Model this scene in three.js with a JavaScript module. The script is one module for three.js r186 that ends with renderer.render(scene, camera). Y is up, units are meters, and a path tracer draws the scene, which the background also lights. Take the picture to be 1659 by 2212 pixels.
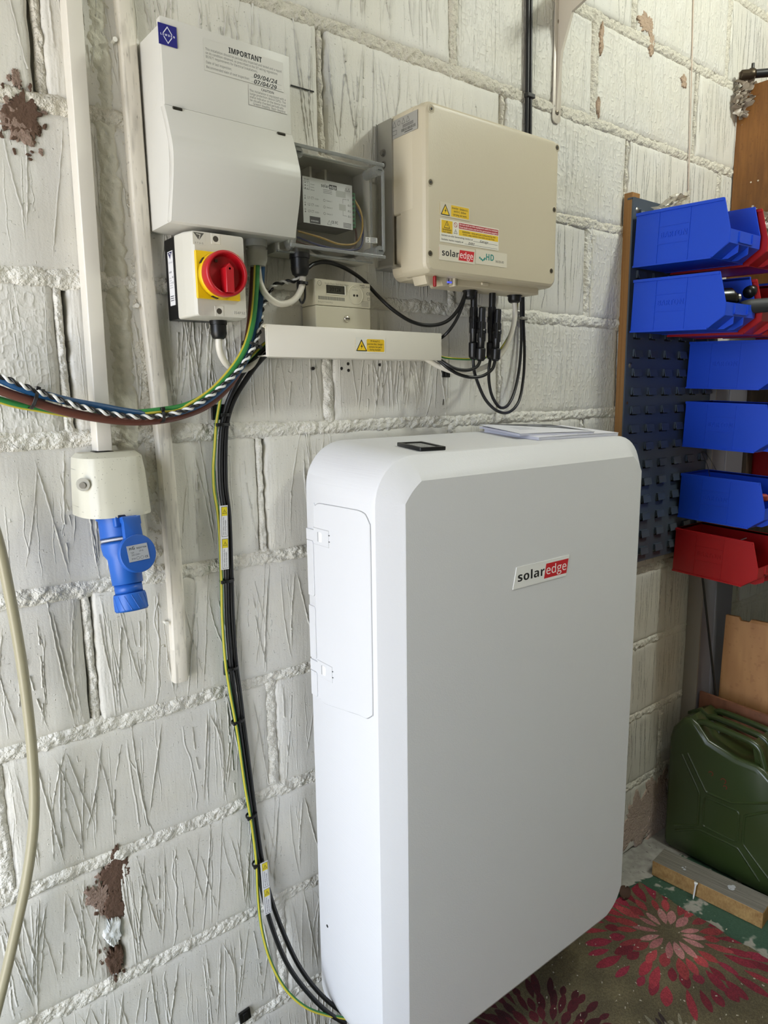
import * as THREE from 'three';
import { RoundedBoxGeometry } from 'three/addons/geometries/RoundedBoxGeometry.js';
import { mergeGeometries, toCreasedNormals, mergeVertices } from 'three/addons/utils/BufferGeometryUtils.js';
import { FontLoader } from 'three/addons/loaders/FontLoader.js';
import { TextGeometry } from 'three/addons/geometries/TextGeometry.js';
import { RectAreaLightUniformsLib } from 'three/addons/lights/RectAreaLightUniformsLib.js';

// ---------------------------------------------------------------- camera, light, exposure
const scene = new THREE.Scene();
const camera = new THREE.PerspectiveCamera(72.3816, 1659 / 2212, 0.03, 60);
camera.position.set(-0.6507, 1.40995, 1.08106);
camera.up.set(0.11441, 0.98544, -0.12577);
camera.lookAt(-0.04535, 1.24042, 0.30338);
const renderer = new THREE.WebGLRenderer({ antialias: true });
renderer.toneMapping = THREE.LinearToneMapping;
renderer.toneMappingExposure = 1.0;
renderer.shadowMap.enabled = true;
RectAreaLightUniformsLib.init();
scene.background = new THREE.Color().setRGB(3.2, 4.1, 5.7);          // overcast-blue sky seen through the open door
const sun = new THREE.DirectionalLight(new THREE.Color().setRGB(1, 0.88, 0.68), 17);   // lights the yard outside the door
sun.position.set(-5.4, 6, -6); sun.target.position.set(-5, 0, 0);
sun.castShadow = true; sun.shadow.radius = 1;
sun.shadow.mapSize.set(2048, 2048);
Object.assign(sun.shadow.camera, { left: -9, right: 9, top: 9, bottom: -9, near: 0.1, far: 30 });
scene.add(sun, sun.target);
const LAMP = 3.5;   // pendant lamp, candela
const DOOR = { x: -1.55, z0: 0.16, z1: 1.15, h: 2.1 };
const day = new THREE.RectAreaLight(new THREE.Color().setRGB(1, 0.965, 0.94), 3.6, DOOR.z1 - DOOR.z0, DOOR.h);   // daylight entering the door
day.position.set(DOOR.x - 0.02, DOOR.h / 2, (DOOR.z0 + DOOR.z1) / 2);
day.lookAt(5, DOOR.h / 2, (DOOR.z0 + DOOR.z1) / 2);
scene.add(day);

// ---------------------------------------------------------------- helpers
let seed = 12345;
function rnd() { seed = (seed * 1664525 + 1013904223) >>> 0; return seed / 4294967296; }
const rr = (a, b) => a + (b - a) * rnd();
const srnd = (s) => { let t = s >>> 0; return () => { t = (t + 0x6D2B79F5) >>> 0; let r = Math.imul(t ^ (t >>> 15), 1 | t); r = (r + Math.imul(r ^ (r >>> 7), 61 | r)) ^ r; return ((r ^ (r >>> 14)) >>> 0) / 4294967296; }; };
function hash2(x, y, s) { let h = (x * 374761393 + y * 668265263 + s * 1274126177) | 0; h = Math.imul(h ^ (h >>> 13), 1274126177); return ((h ^ (h >>> 16)) >>> 0) / 4294967296; }
function vnoise(x, y, s = 0) {
  const xi = Math.floor(x), yi = Math.floor(y); let fx = x - xi, fy = y - yi;
  fx = fx * fx * (3 - 2 * fx); fy = fy * fy * (3 - 2 * fy);
  const a = hash2(xi, yi, s), b = hash2(xi + 1, yi, s), c = hash2(xi, yi + 1, s), d = hash2(xi + 1, yi + 1, s);
  return a + (b - a) * fx + (c - a) * fy + (a - b - c + d) * fx * fy;
}
const fbm = (x, y, s = 0) => 0.5 * vnoise(x, y, s) + 0.3 * vnoise(x * 2.1, y * 2.1, s + 7) + 0.2 * vnoise(x * 4.3, y * 4.3, s + 13);

const used = new Map();
function numbered(n) { const k = used.get(n) || 0; used.set(n, k + 1); return k ? n + '_' + String(k).padStart(3, '0') : n; }
function shadow(o) { o.castShadow = true; o.receiveShadow = true; return o; }
function mesh(name, geo, mat, parent) { const m = shadow(new THREE.Mesh(geo, mat)); m.name = name; if (parent) parent.add(m); return m; }
function thing(name, label, category, pos = [0, 0, 0], group) {
  const g = new THREE.Group(); g.name = numbered(name); g.position.set(...pos); g.userData = { label, category };
  if (group) g.userData.group = group; scene.add(g); return g;
}
function solo(name, label, category, geo, mat, group) {
  const m = mesh(numbered(name), geo, mat); m.userData = { label, category }; if (group) m.userData.group = group; scene.add(m); return m;
}
function struct(name, geo, mat) { const m = mesh(name, geo, mat); m.userData = { kind: 'structure' }; scene.add(m); return m; }
const S = (hex, rough = 0.5, o = {}) => new THREE.MeshStandardMaterial({ color: hex, roughness: rough, ...o });
const PH = (hex, rough = 0.5, o = {}) => new THREE.MeshPhysicalMaterial({ color: hex, roughness: rough, ...o });
const v3 = (a) => new THREE.Vector3(...a);
function rbox(w, h, d, r, x = 0, y = 0, z = 0, seg = 3) { const g = new RoundedBoxGeometry(w, h, d, seg, Math.min(r, w / 2.01, h / 2.01, d / 2.01)); g.translate(x, y, z); return g; }
function box(w, h, d, x = 0, y = 0, z = 0) { const g = new THREE.BoxGeometry(w, h, d); g.translate(x, y, z); return g; }
function box2(x0, x1, y0, y1, z0, z1, r = 0) { return r ? rbox(x1 - x0, y1 - y0, z1 - z0, r, (x0 + x1) / 2, (y0 + y1) / 2, (z0 + z1) / 2) : box(x1 - x0, y1 - y0, z1 - z0, (x0 + x1) / 2, (y0 + y1) / 2, (z0 + z1) / 2); }
function cyl(r0, r1, h, seg = 24) { return new THREE.CylinderGeometry(r0, r1, h, seg); }
function curve(pts) { return new THREE.CatmullRomCurve3(pts.map(v3), false, 'centripetal'); }
function tube(pts, r, n, rad = 10) { const c = curve(pts); const g = new THREE.TubeGeometry(c, n || Math.max(24, pts.length * 10), r, rad, false); return capTube(g, c, r, rad); }
function capTube(g, c, r, rad) {
  const caps = [0, 1].map((t) => { const s = new THREE.SphereGeometry(r, rad, 6); const p = c.getPoint(t); s.translate(p.x, p.y, p.z); return s; });
  return mergeGeometries([g, ...caps]);
}
function lathe(prof, seg = 28) { return new THREE.LatheGeometry(prof.map(([r, y]) => new THREE.Vector2(r, y)), seg); }
function orient(g, from, to) {   // geometry built along +y from 0, moved onto the line from -> to
  const d = v3(to).sub(v3(from)).normalize(); const q = new THREE.Quaternion().setFromUnitVectors(new THREE.Vector3(0, 1, 0), d);
  g.applyQuaternion(q); g.translate(...from); return g;
}
function shapeOf(pts) { const s = new THREE.Shape(); pts.forEach(([x, y], i) => (i ? s.lineTo(x, y) : s.moveTo(x, y))); s.closePath(); return s; }
function roundShape(x0, x1, y0, y1, r) {
  const s = new THREE.Shape(); const R = Array.isArray(r) ? r : [r, r, r, r];
  s.moveTo(x0 + R[0], y0); s.lineTo(x1 - R[1], y0); s.absarc(x1 - R[1], y0 + R[1], R[1], -Math.PI / 2, 0);
  s.lineTo(x1, y1 - R[2]); s.absarc(x1 - R[2], y1 - R[2], R[2], 0, Math.PI / 2);
  s.lineTo(x0 + R[3], y1); s.absarc(x0 + R[3], y1 - R[3], R[3], Math.PI / 2, Math.PI);
  s.lineTo(x0, y0 + R[0]); s.absarc(x0 + R[0], y0 + R[0], R[0], Math.PI, Math.PI * 1.5); return s;
}
function exZ(shape, z0, z1, bev = 0, segs = 2, cs = 10) {   // extrude along z
  const g = new THREE.ExtrudeGeometry(shape, { depth: z1 - z0 - 2 * bev, bevelEnabled: bev > 0, bevelSize: bev, bevelThickness: bev, bevelOffset: -bev, bevelSegments: segs, curveSegments: cs });
  g.translate(0, 0, z0 + bev); return toCreasedNormals(g, 0.6);
}
function exX(shapeZY, x0, x1, bev = 0, segs = 2, cs = 10) {   // shape drawn as (-z, y), extruded along x
  const g = new THREE.ExtrudeGeometry(shapeZY, { depth: x1 - x0 - 2 * bev, bevelEnabled: bev > 0, bevelSize: bev, bevelThickness: bev, bevelOffset: -bev, bevelSegments: segs, curveSegments: cs });
  g.rotateY(Math.PI / 2); g.translate(x0 + bev, 0, 0); return toCreasedNormals(g, 0.6);
}
function loft(rings, capA = true, capB = true, crease = 0.5) {   // rings: arrays of [x,y,z], same count, closed
  const n = rings[0].length, pos = [], idx = [];
  rings.forEach((r) => r.forEach((p) => pos.push(...p)));
  for (let k = 0; k < rings.length - 1; k++) for (let i = 0; i < n; i++) {
    const a = k * n + i, b = k * n + (i + 1) % n, c = a + n, d = b + n; idx.push(a, b, d, a, d, c);
  }
  const cap = (k, flip) => {
    const c = [0, 1, 2].map((j) => rings[k].reduce((s, p) => s + p[j], 0) / n); const ci = pos.length / 3; pos.push(...c);
    for (let i = 0; i < n; i++) { const a = k * n + i, b = k * n + (i + 1) % n; flip ? idx.push(ci, b, a) : idx.push(ci, a, b); }
  };
  if (capA) cap(0, true); if (capB) cap(rings.length - 1, false);
  const g = new THREE.BufferGeometry(); g.setAttribute('position', new THREE.Float32BufferAttribute(pos, 3)); g.setIndex(idx);
  const uv = []; for (let i = 0; i < pos.length / 3; i++) uv.push(pos[i * 3], pos[i * 3 + 1]);
  g.setAttribute('uv', new THREE.Float32BufferAttribute(uv, 2));
  g.computeVertexNormals();
  return crease ? toCreasedNormals(g, crease) : g;
}
function dataTex(w, h, fn, srgb) {
  const d = new Uint8Array(w * h * 4);
  for (let y = 0; y < h; y++) for (let x = 0; x < w; x++) { const v = fn(x, y); const i = (y * w + x) * 4; d[i] = v[0]; d[i + 1] = v[1]; d[i + 2] = v[2]; d[i + 3] = 255; }
  const t = new THREE.DataTexture(d, w, h, THREE.RGBAFormat); t.magFilter = THREE.LinearFilter; t.minFilter = THREE.LinearMipmapLinearFilter; t.generateMipmaps = true;
  t.wrapS = t.wrapT = THREE.RepeatWrapping; if (srgb) t.colorSpace = THREE.SRGBColorSpace; t.needsUpdate = true; return t;
}
function canvasTex(w, h, draw) {
  const c = document.createElement('canvas'); c.width = w; c.height = h; const x = c.getContext('2d'); draw(x, w, h);
  const t = new THREE.CanvasTexture(c); t.colorSpace = THREE.SRGBColorSpace; t.anisotropy = 8; return t;
}
const cl = (v) => Math.max(0, Math.min(255, v));
// a printed label: thin box centred on the origin facing +z
function sticker(name, w, h, res, draw, parent, rough = 0.45, thick = 0.0006) {
  const tex = canvasTex(Math.round(w * res), Math.round(h * res), draw);
  return mesh(name, box(w, h, thick), new THREE.MeshStandardMaterial({ map: tex, roughness: rough }), parent);
}
function put(m, x, y, z, ry = 0, rx = 0, rz = 0) { m.position.set(x, y, z); m.rotation.set(rx, ry, rz); return m; }
function fit(ctx, text, x, y, w) { const m = ctx.measureText(text).width; ctx.save(); ctx.translate(x, y); ctx.scale(w / m, 1); ctx.fillText(text, 0, 0); ctx.restore(); }
function bolt(ctx, x, y, s, line = '#141414', fill = '#e8c21a') {   // warning triangle with lightning bolt
  ctx.beginPath(); ctx.moveTo(x, y - s); ctx.lineTo(x + s * 1.05, y + s * 0.8); ctx.lineTo(x - s * 1.05, y + s * 0.8); ctx.closePath();
  ctx.fillStyle = fill; ctx.fill(); ctx.lineWidth = s * 0.16; ctx.lineJoin = 'round'; ctx.strokeStyle = line; ctx.stroke();
  ctx.fillStyle = line; ctx.beginPath(); ctx.moveTo(x + s * 0.18, y - s * 0.5); ctx.lineTo(x - s * 0.22, y + s * 0.15); ctx.lineTo(x + s * 0.02, y + s * 0.12); ctx.lineTo(x - s * 0.16, y + s * 0.62); ctx.lineTo(x + s * 0.3, y - 0.05 * s); ctx.lineTo(x + s * 0.06, y - 0.02 * s); ctx.closePath(); ctx.fill();
}
const font = await new FontLoader().loadAsync('fonts/droid/droid_sans_bold.typeface.json');

// ---------------------------------------------------------------- the garage shell
const PAINT = '#dedcd5';
const ROOM = { x0: DOOR.x, x1: 3.0, z1: 3.2, h: 2.95 };
const mPlain = S('#b3ada0', 0.9);
const mCeil = S('#dad7ce', 0.9);
{ // left wall with the garage door opening (daylight side), thick
  const g = [
    box2(ROOM.x0 - 0.22, ROOM.x0, 0, ROOM.h, -0.2, DOOR.z0), box2(ROOM.x0 - 0.22, ROOM.x0, 0, ROOM.h, DOOR.z1, ROOM.z1 + 0.2),
    box2(ROOM.x0 - 0.22, ROOM.x0, DOOR.h, ROOM.h, DOOR.z0, DOOR.z1)];
  struct('wall_left', mergeGeometries(g), mPlain);
}
struct('wall_right', box2(ROOM.x1, ROOM.x1 + 0.2, 0, ROOM.h, -0.2, ROOM.z1 + 0.2), mPlain);
struct('wall_front', box2(ROOM.x0, ROOM.x1, 0, ROOM.h, ROOM.z1, ROOM.z1 + 0.2), mPlain);
struct('ceiling', box2(ROOM.x0 - 0.22, ROOM.x1 + 0.2, ROOM.h, ROOM.h + 0.2, -0.2, ROOM.z1 + 0.2), mCeil);
{ // yard outside the door
  const m = solo('yard_paving', 'pale concrete yard outside the open garage door', 'paving', box2(-14, ROOM.x0 - 0.22, -0.12, -0.02, -7, 9), S('#b9ab93', 0.9));
  m.userData.kind = 'structure'; m.name = 'floor_yard';
}

// painted block wall: every block its own mesh, mortar in lumpy strips
const wallBack = new THREE.Group(); wallBack.name = 'wall_back'; wallBack.userData = { kind: 'structure' }; scene.add(wallBack);
const COURSE = 0.225, LINE0 = 1.3477, BW = 0.45;
mesh('backing', box2(ROOM.x0 - 0.2, ROOM.x1 + 0.2, 0, ROOM.h, -0.2, -0.022), S('#b9b6aa', 0.95), wallBack);
// relief of one block: strokes of the comb in the paint, drawn into a height field
function blockRelief(sd, style) {
  const w = 1024, h = 512, H = new Float32Array(w * h), R = srnd(sd);
  const ridge = (x0, y0, x1, y1, a, wd, wob) => {
    const n = Math.ceil(Math.hypot(x1 - x0, y1 - y0)), ph = R() * 99, broken = R() < 0.22;
    for (let i = 0; i <= n; i++) {
      const t = i / n, cx = x0 + (x1 - x0) * t + wob * (vnoise(t * 5 + ph, 3, sd) - 0.5) * 26 + (vnoise(t * 45 + ph, 9, sd) - 0.5) * 1.3, cy = y0 + (y1 - y0) * t;
      if (broken && vnoise(t * 14 + ph, 21, sd) < 0.38) continue;
      const am = a * (0.55 + 0.8 * vnoise(t * 40 + ph, 5, sd)) * Math.min(1, 6 * t + 0.2, 6 * (1 - t) + 0.2), yi = Math.round(cy);
      if (yi < 0 || yi >= h) continue;
      for (let k = -9; k <= 9; k++) { const xi = Math.round(cx) + k; if (xi < 0 || xi >= w) continue; const d = xi - cx;
        const v = am * (Math.exp(-(d * d) / (wd * wd)) - 0.12 * Math.exp(-((d - wd * 2) ** 2) / (wd * wd * 1.6))); const j = yi * w + xi; if (Math.abs(v) > Math.abs(H[j])) H[j] = v; }
    }
  };
  if (style === 'v') {
    const n = 5;
    for (let i = 0; i < n; i++) {
      const x = R() * w, sl = (R() - 0.5) * 150, top = R() * 60, bot = h - R() * 90;
      ridge(x, top, x + sl, bot, 0.75 + R() * 0.45, 2.1 + R() * 1.3, R() < 0.2 ? 1.0 : 0.22);
      if (R() < 0.6) ridge(x + sl - 4 - R() * 30 * Math.sign(sl), R() * 70, x + sl + 3, bot - R() * 60, 0.65 + R() * 0.45, 2.0 + R() * 1.3, 0.25);
    }
    for (let i = 0; i < 16; i++) { const x = R() * w; ridge(x, R() * 200, x + (R() - 0.5) * 24, 250 + R() * 260, 0.3 + R() * 0.3, 1.6, 0.3); }
  } else {
    const n = style === 'fine' ? 80 : 26;
    for (let i = 0; i < n; i++) { const x = R() * w, y0 = R() * h * 0.5; ridge(x, y0, x + (R() - 0.5) * 60, Math.min(h, y0 + 120 + R() * 420), (style === 'fine' && R() < 0.6 ? -1 : 1) * (0.3 + R() * 0.4), 1.2 + R() * 1.1, 0.25); }
    for (let i = 0; i < 6; i++) { const x = R() * w; ridge(x, 0, x + (R() - 0.5) * 110, h - 1 - R() * 60, (style === 'fine' ? -0.7 : 0.8), 1.7, 0.4); }
  }
  return { w, h, H, style, sd };
}
function reliefMaps(rl) {
  const { w, h, H, style, sd } = rl;
  const bump = dataTex(w, h, (x, y) => {
    const e = Math.min(x, w - 1 - x) / w, comb = Math.max(0, 1 - e / 0.09);
    let v = 96 + 16 * vnoise(x / 90, y / 110, sd) + 7 * vnoise(x / 7, y / 46, sd + 1) + 5 * vnoise(x / 3, y / 3, sd + 2) + H[y * w + x] * 70;
    if (comb > 0) v += comb * 34 * (vnoise(x / 6, y / 60, sd + 3) - 0.4) + comb * 16 * (vnoise(x / 5, y / 8, sd + 4) - 0.5);
    if (style === 'rough') { const r = Math.abs(vnoise(x / 13, y / 24, sd + 5) - 0.5) * 2; v += 44 * (1 - r) ** 2 + 10 * vnoise(x / 4, y / 7, sd + 6) - 12; }
    const b = vnoise(x / 10, y / 10, sd + 8); if (b > 0.94) v += (b - 0.94) * 600;
    v = cl(v); return [v, v, v];
  });
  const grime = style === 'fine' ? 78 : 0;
  const col = dataTex(w / 2, h / 2, (x, y) => {
    const X = x * 2, Y = y * 2; const hv = H[Y * w + X];
    let k = 246 + 6 * vnoise(X / 120, Y / 90, sd + 11) - 5 * vnoise(X / 24, Y / 60, sd + 12) - 3 * vnoise(X / 3, Y / 3, sd + 14);
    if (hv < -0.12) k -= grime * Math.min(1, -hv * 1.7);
    const s = vnoise(X / 5, Y / 5, sd + 13); if (s > 0.955) k -= (s - 0.955) * 1700;
    const y2 = 4 * vnoise(X / 150, Y / 150, sd + 15);
    return [cl(k), cl(k - y2 * 0.4), cl(k - y2 * 1.6)];
  }, true);
  return { bump, col };
}
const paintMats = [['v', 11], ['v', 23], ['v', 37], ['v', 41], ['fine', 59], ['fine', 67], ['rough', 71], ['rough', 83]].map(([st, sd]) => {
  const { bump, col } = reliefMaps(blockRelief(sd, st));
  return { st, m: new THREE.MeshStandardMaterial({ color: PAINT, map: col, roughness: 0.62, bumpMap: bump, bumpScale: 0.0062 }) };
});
// paint ridges left by the comb: thin raised strips running down the block face in long slanted strokes
function addRidges(pos, uv, idx, w, h, sd) {
  const R = srnd(sd * 97 + 5), strokes = [], n = 15 + Math.floor(R() * 7);
  for (let i = 0; i < n; i++) {
    const x = 0.012 + R() * (w - 0.024), sl = (R() - 0.5) * 0.07, y0 = h - 0.004 - R() * 0.03, y1 = 0.006 + R() * R() * 0.08;
    strokes.push([x, y0, x + sl, y1]);
    if (R() < 0.7) { const s2 = Math.sign(sl || 1) * (0.004 + R() * 0.03); strokes.push([x + sl + s2, h - 0.004 - R() * 0.05, x + sl + (R() - 0.5) * 0.003, y1 + R() * 0.03]); }
  }
  for (const [x0, y0, x1, y1] of strokes) {
    if (Math.min(x0, x1) < 0.006 || Math.max(x0, x1) > w - 0.006) continue;
    const len = Math.hypot(x1 - x0, y1 - y0), m = Math.ceil(len / 0.0035), ph = R() * 99, ht = 0.0011 + R() * 0.0011, wd = 0.0012 + R() * 0.0009, bend = (R() - 0.5) * 0.012 * (R() < 0.25 ? 2 : 0.7), gap = R() < 0.25; let prev = -1;
    for (let k = 0; k <= m; k++) {
      const t = k / m, y = y0 + (y1 - y0) * t; if (gap && vnoise(t * 9 + ph, 4, sd) < 0.3) { prev = -1; continue; }
      const x = x0 + (x1 - x0) * t + bend * Math.sin(Math.PI * t) + (vnoise(t * len * 160 + ph, 2, sd) - 0.5) * 0.0011, hh = ht * (0.45 + 0.95 * vnoise(t * len * 330 + ph, 6, sd)) * Math.min(1, 5 * t + 0.15, 5 * (1 - t) + 0.15), ww = wd * (0.75 + 0.5 * vnoise(t * len * 240 + ph, 8, sd)), zb = (fbm(x * 9, y * 9, sd) - 0.5) * 0.004, b = pos.length / 3;
      pos.push(x - ww, y, zb - 0.0006, x, y, zb + hh, x + ww, y, zb - 0.0006); for (const q of [x - ww, x, x + ww]) uv.push(q / 0.44, y / h);
      if (prev >= 0) idx.push(prev, b, b + 1, prev, b + 1, prev + 1, prev + 1, b + 1, b + 2, prev + 1, b + 2, prev + 2);
      prev = b;
    }
  }
}
function blockGeo(w, sd, ridges) {
  const h = 0.215, ex = [0, 0.003, 0.007, 0.014], xs = [...ex, ...Array.from({ length: 20 }, (_, i) => 0.022 + (w - 0.044) * i / 19), ...ex.map((e) => w - e).reverse()];
  const ys = [...ex, ...Array.from({ length: 10 }, (_, i) => 0.022 + (h - 0.044) * i / 9), ...ex.map((e) => h - e).reverse()];
  const pos = [], uv = [], idx = [], nx = xs.length, ny = ys.length;
  const flip = sd & 1, flop = 0;
  for (let j = 0; j < ny; j++) for (let i = 0; i < nx; i++) {
    const x = xs[i], y = ys[j], e = Math.min(x, w - x, y, h - y);
    const z = (e < 0.014 ? -0.009 * (1 - e / 0.014) ** 2.2 : 0) + (fbm(x * 9, y * 9, sd) - 0.5) * 0.004 + (e === 0 ? -0.012 : 0);
    const wob = e < 0.01 ? (vnoise(x * 70, y * 70, sd + 3) - 0.5) * 0.004 : 0;
    pos.push(x + (x < 0.02 || x > w - 0.02 ? wob : 0), y + (y < 0.02 || y > h - 0.02 ? wob : 0), z);
    uv.push(flip ? 1 - x / 0.44 : x / 0.44, flop ? 1 - y / h : y / h);
  }
  for (let j = 0; j < ny - 1; j++) for (let i = 0; i < nx - 1; i++) { const a = j * nx + i, b = a + 1, c = a + nx, d = c + 1; idx.push(a, b, d, a, d, c); }
  if (ridges) addRidges(pos, uv, idx, w, h, sd);
  const g = new THREE.BufferGeometry(); g.setAttribute('position', new THREE.Float32BufferAttribute(pos, 3)); g.setAttribute('uv', new THREE.Float32BufferAttribute(uv, 2)); g.setIndex(idx); g.computeVertexNormals(); return g;
}
const lumpBump = dataTex(512, 512, (x, y) => { const p = (f, s) => { const k = 512 / f; const X = x / f, Y = y / f; const fx = X % k, a = vnoise(X, Y, s), wx = x / 512, wy = y / 512; return a * 1; }; const v = cl(40 + 110 * p(14, 1) + 60 * p(6, 2) + 34 * p(2.5, 3)); return [v, v, v]; });
lumpBump.repeat.set(1 / 0.16, 1 / 0.16);
const mMortar = new THREE.MeshStandardMaterial({ color: '#dbd8ce', roughness: 0.7, bumpMap: lumpBump, bumpScale: 0.004 });
const mMortarBare = new THREE.MeshStandardMaterial({ color: '#d2cdbf', roughness: 0.85, bumpMap: lumpBump, bumpScale: 0.005 });
function mortarStrip(len, half, sd, lift = 0.0015, stepL = 0.0034, nAcross = 12) {   // along +x from 0, across y
  const n = Math.ceil(len / stepL), pos = [], uv = [], idx = [];
  for (let i = 0; i <= n; i++) {
    const x = len * i / n, wN = half * (0.72 + 0.55 * fbm(x * 16, 1, sd)), off = (fbm(x * 7, 5, sd) - 0.5) * 0.007;
    for (let j = 0; j <= nAcross; j++) {
      const t = j / nAcross * 2 - 1, y = t * wN + off;
      const lump = fbm(x * 115, y * 125, sd + 3) - 0.5, big = fbm(x * 22, y * 26, sd + 4) - 0.5;
      const z = lift + 0.0095 * lump + 0.006 * big - 0.009 * Math.abs(t) ** 3.5;
      pos.push(x, y, z); uv.push(x + sd * 0.37, y + sd * 0.11);
    }
  }
  for (let i = 0; i < n; i++) for (let j = 0; j < nAcross; j++) { const a = i * (nAcross + 1) + j, b = a + nAcross + 1; idx.push(a, b, b + 1, a, b + 1, a + 1); }
  const g = new THREE.BufferGeometry(); g.setAttribute('position', new THREE.Float32BufferAttribute(pos, 3)); g.setAttribute('uv', new THREE.Float32BufferAttribute(uv, 2)); g.setIndex(idx); g.computeVertexNormals(); return g;
}
{
  const geos = [1, 2, 3, 4, 5, 6, 7, 8].map((s) => blockGeo(0.438, s)), vGeos = [11, 12, 13, 14, 15, 16, 17, 18, 19, 20].map((s) => blockGeo(0.438, s, true));
  const perpGeos = [1, 2, 3, 4, 5, 6].map((s) => { const g = mortarStrip(0.216, s % 3 === 0 ? 0.007 : 0.0155, 40 + s, s % 3 === 0 ? -0.003 : 0.0005, 0.0034, 9); g.rotateZ(Math.PI / 2); return g; });
  let nb = 0;
  for (let k = -6; k <= 8; k++) {
    const y0 = LINE0 + k * COURSE, isA = (k & 1) === 0, off = isA ? 0.07 : -0.075;
    if (y0 > ROOM.h) continue;
    if (k > -6) { const g = mortarStrip(ROOM.x1 - ROOM.x0, 0.0165, 100 + k * 3, 0.001); g.translate(ROOM.x0, y0, 0); mesh('mortar_bed', g, k >= 2 ? mMortarBare : mMortar, wallBack); }
    for (let i = -5; i <= 7; i++) {
      const x = off + i * BW; if (x + BW < ROOM.x0 || x > ROOM.x1) continue;
      const cx = x + BW / 2, cy = y0 + COURSE / 2; let pool;
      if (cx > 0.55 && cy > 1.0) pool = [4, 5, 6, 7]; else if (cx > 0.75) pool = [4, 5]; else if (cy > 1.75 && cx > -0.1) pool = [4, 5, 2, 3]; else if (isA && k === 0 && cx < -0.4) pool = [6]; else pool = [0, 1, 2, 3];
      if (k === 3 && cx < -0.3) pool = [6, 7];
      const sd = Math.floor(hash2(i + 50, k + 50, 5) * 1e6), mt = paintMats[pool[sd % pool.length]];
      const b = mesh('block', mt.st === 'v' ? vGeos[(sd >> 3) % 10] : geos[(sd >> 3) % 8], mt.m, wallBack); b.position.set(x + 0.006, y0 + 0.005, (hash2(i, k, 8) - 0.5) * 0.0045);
      const p = mesh('mortar_joint', perpGeos[(k === 2 || k === -2) && i === -1 ? 2 : (sd >> 6) % 6], k >= 2 ? mMortarBare : mMortar, wallBack); p.position.set(x + (hash2(i, k, 3) - 0.5) * 0.004, y0 + 0.005, 0);
      nb++;
    }
  }
}
// bare patches where the paint has come away from the brown block
function blob(cx, cy, rx, ry, sd, thick, rough = 0.35, n = 110) {
  const rings = []; const prof = [[1, -0.004], [0.97, thick * 0.6], [0.86, thick], [0.55, thick * 0.7], [0.25, thick]];
  for (const [f, z] of prof) { const r = []; for (let i = 0; i < n; i++) { const a = i / n * Math.PI * 2; const k = 1 + rough * (fbm(Math.cos(a) * 1.7 + 5, Math.sin(a) * 1.7 + 5, sd) - 0.5) * 2 + 0.30 * (vnoise(i * 0.45, 3, sd) - 0.5) + 0.16 * (hash2(i, 3, sd) - 0.5); const x = cx + Math.cos(a) * rx * k * f, y = cy + Math.sin(a) * ry * k * f; r.push([x, y, z + (fbm(x * 60, y * 60, sd) - 0.5) * 0.003]); } rings.push(r); }
  return loft(rings, false, true, 0);
}
const mBare = new THREE.MeshStandardMaterial({ color: '#5c4638', roughness: 0.95, bumpMap: lumpBump, bumpScale: 0.002 });
const mBare2 = new THREE.MeshStandardMaterial({ color: '#8d786b', roughness: 0.95, bumpMap: lumpBump, bumpScale: 0.003 });
mesh('bare_patch', blob(-0.407, 1.778, 0.022, 0.027, 3, 0.0022, 0.6), mBare, wallBack);
mesh('bare_patch', blob(-0.416, 1.762, 0.017, 0.020, 13, 0.0018, 1.0), mBare2, wallBack);
mesh('bare_patch', blob(-0.370, 0.645, 0.020, 0.036, 9, 0.0026, 0.6), mBare, wallBack);
mesh('bare_patch', blob(-0.379, 0.588, 0.014, 0.028, 17, 0.0026, 0.6), mBare, wallBack);
mesh('bare_patch', blob(-0.400, 0.612, 0.017, 0.028, 21, 0.0018, 1.0), mBare2, wallBack);
mesh('bare_patch', blob(-0.386, 0.492, 0.012, 0.024, 27, 0.006, 0.5), mBare, wallBack);
mesh('filler', blob(-0.386, 0.545, 0.012, 0.024, 31, 0.008, 0.5), S('#dfe2e0', 0.9), wallBack);
{ const R = srnd(5); for (const [cx, cy, n] of [[-0.409, 1.772, 26], [-0.385, 0.615, 34], [-0.388, 0.49, 10]]) for (let i = 0; i < n; i++) { const a = R() * 6.28, d = 0.018 + R() * 0.022; mesh('paint_chip_spot', blob(cx + Math.cos(a) * d * 0.9, cy + Math.sin(a) * d * 1.3, 0.0012 + R() * 0.0028, 0.0012 + R() * 0.004, 200 + i, 0.0014, 0.8, 18), R() < 0.5 ? mBare : mBare2, wallBack); } }
mesh('bare_patch', blob(-0.410, 1.820, 0.006, 0.012, 33, 0.002, 0.5), mBare2, wallBack);
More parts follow.
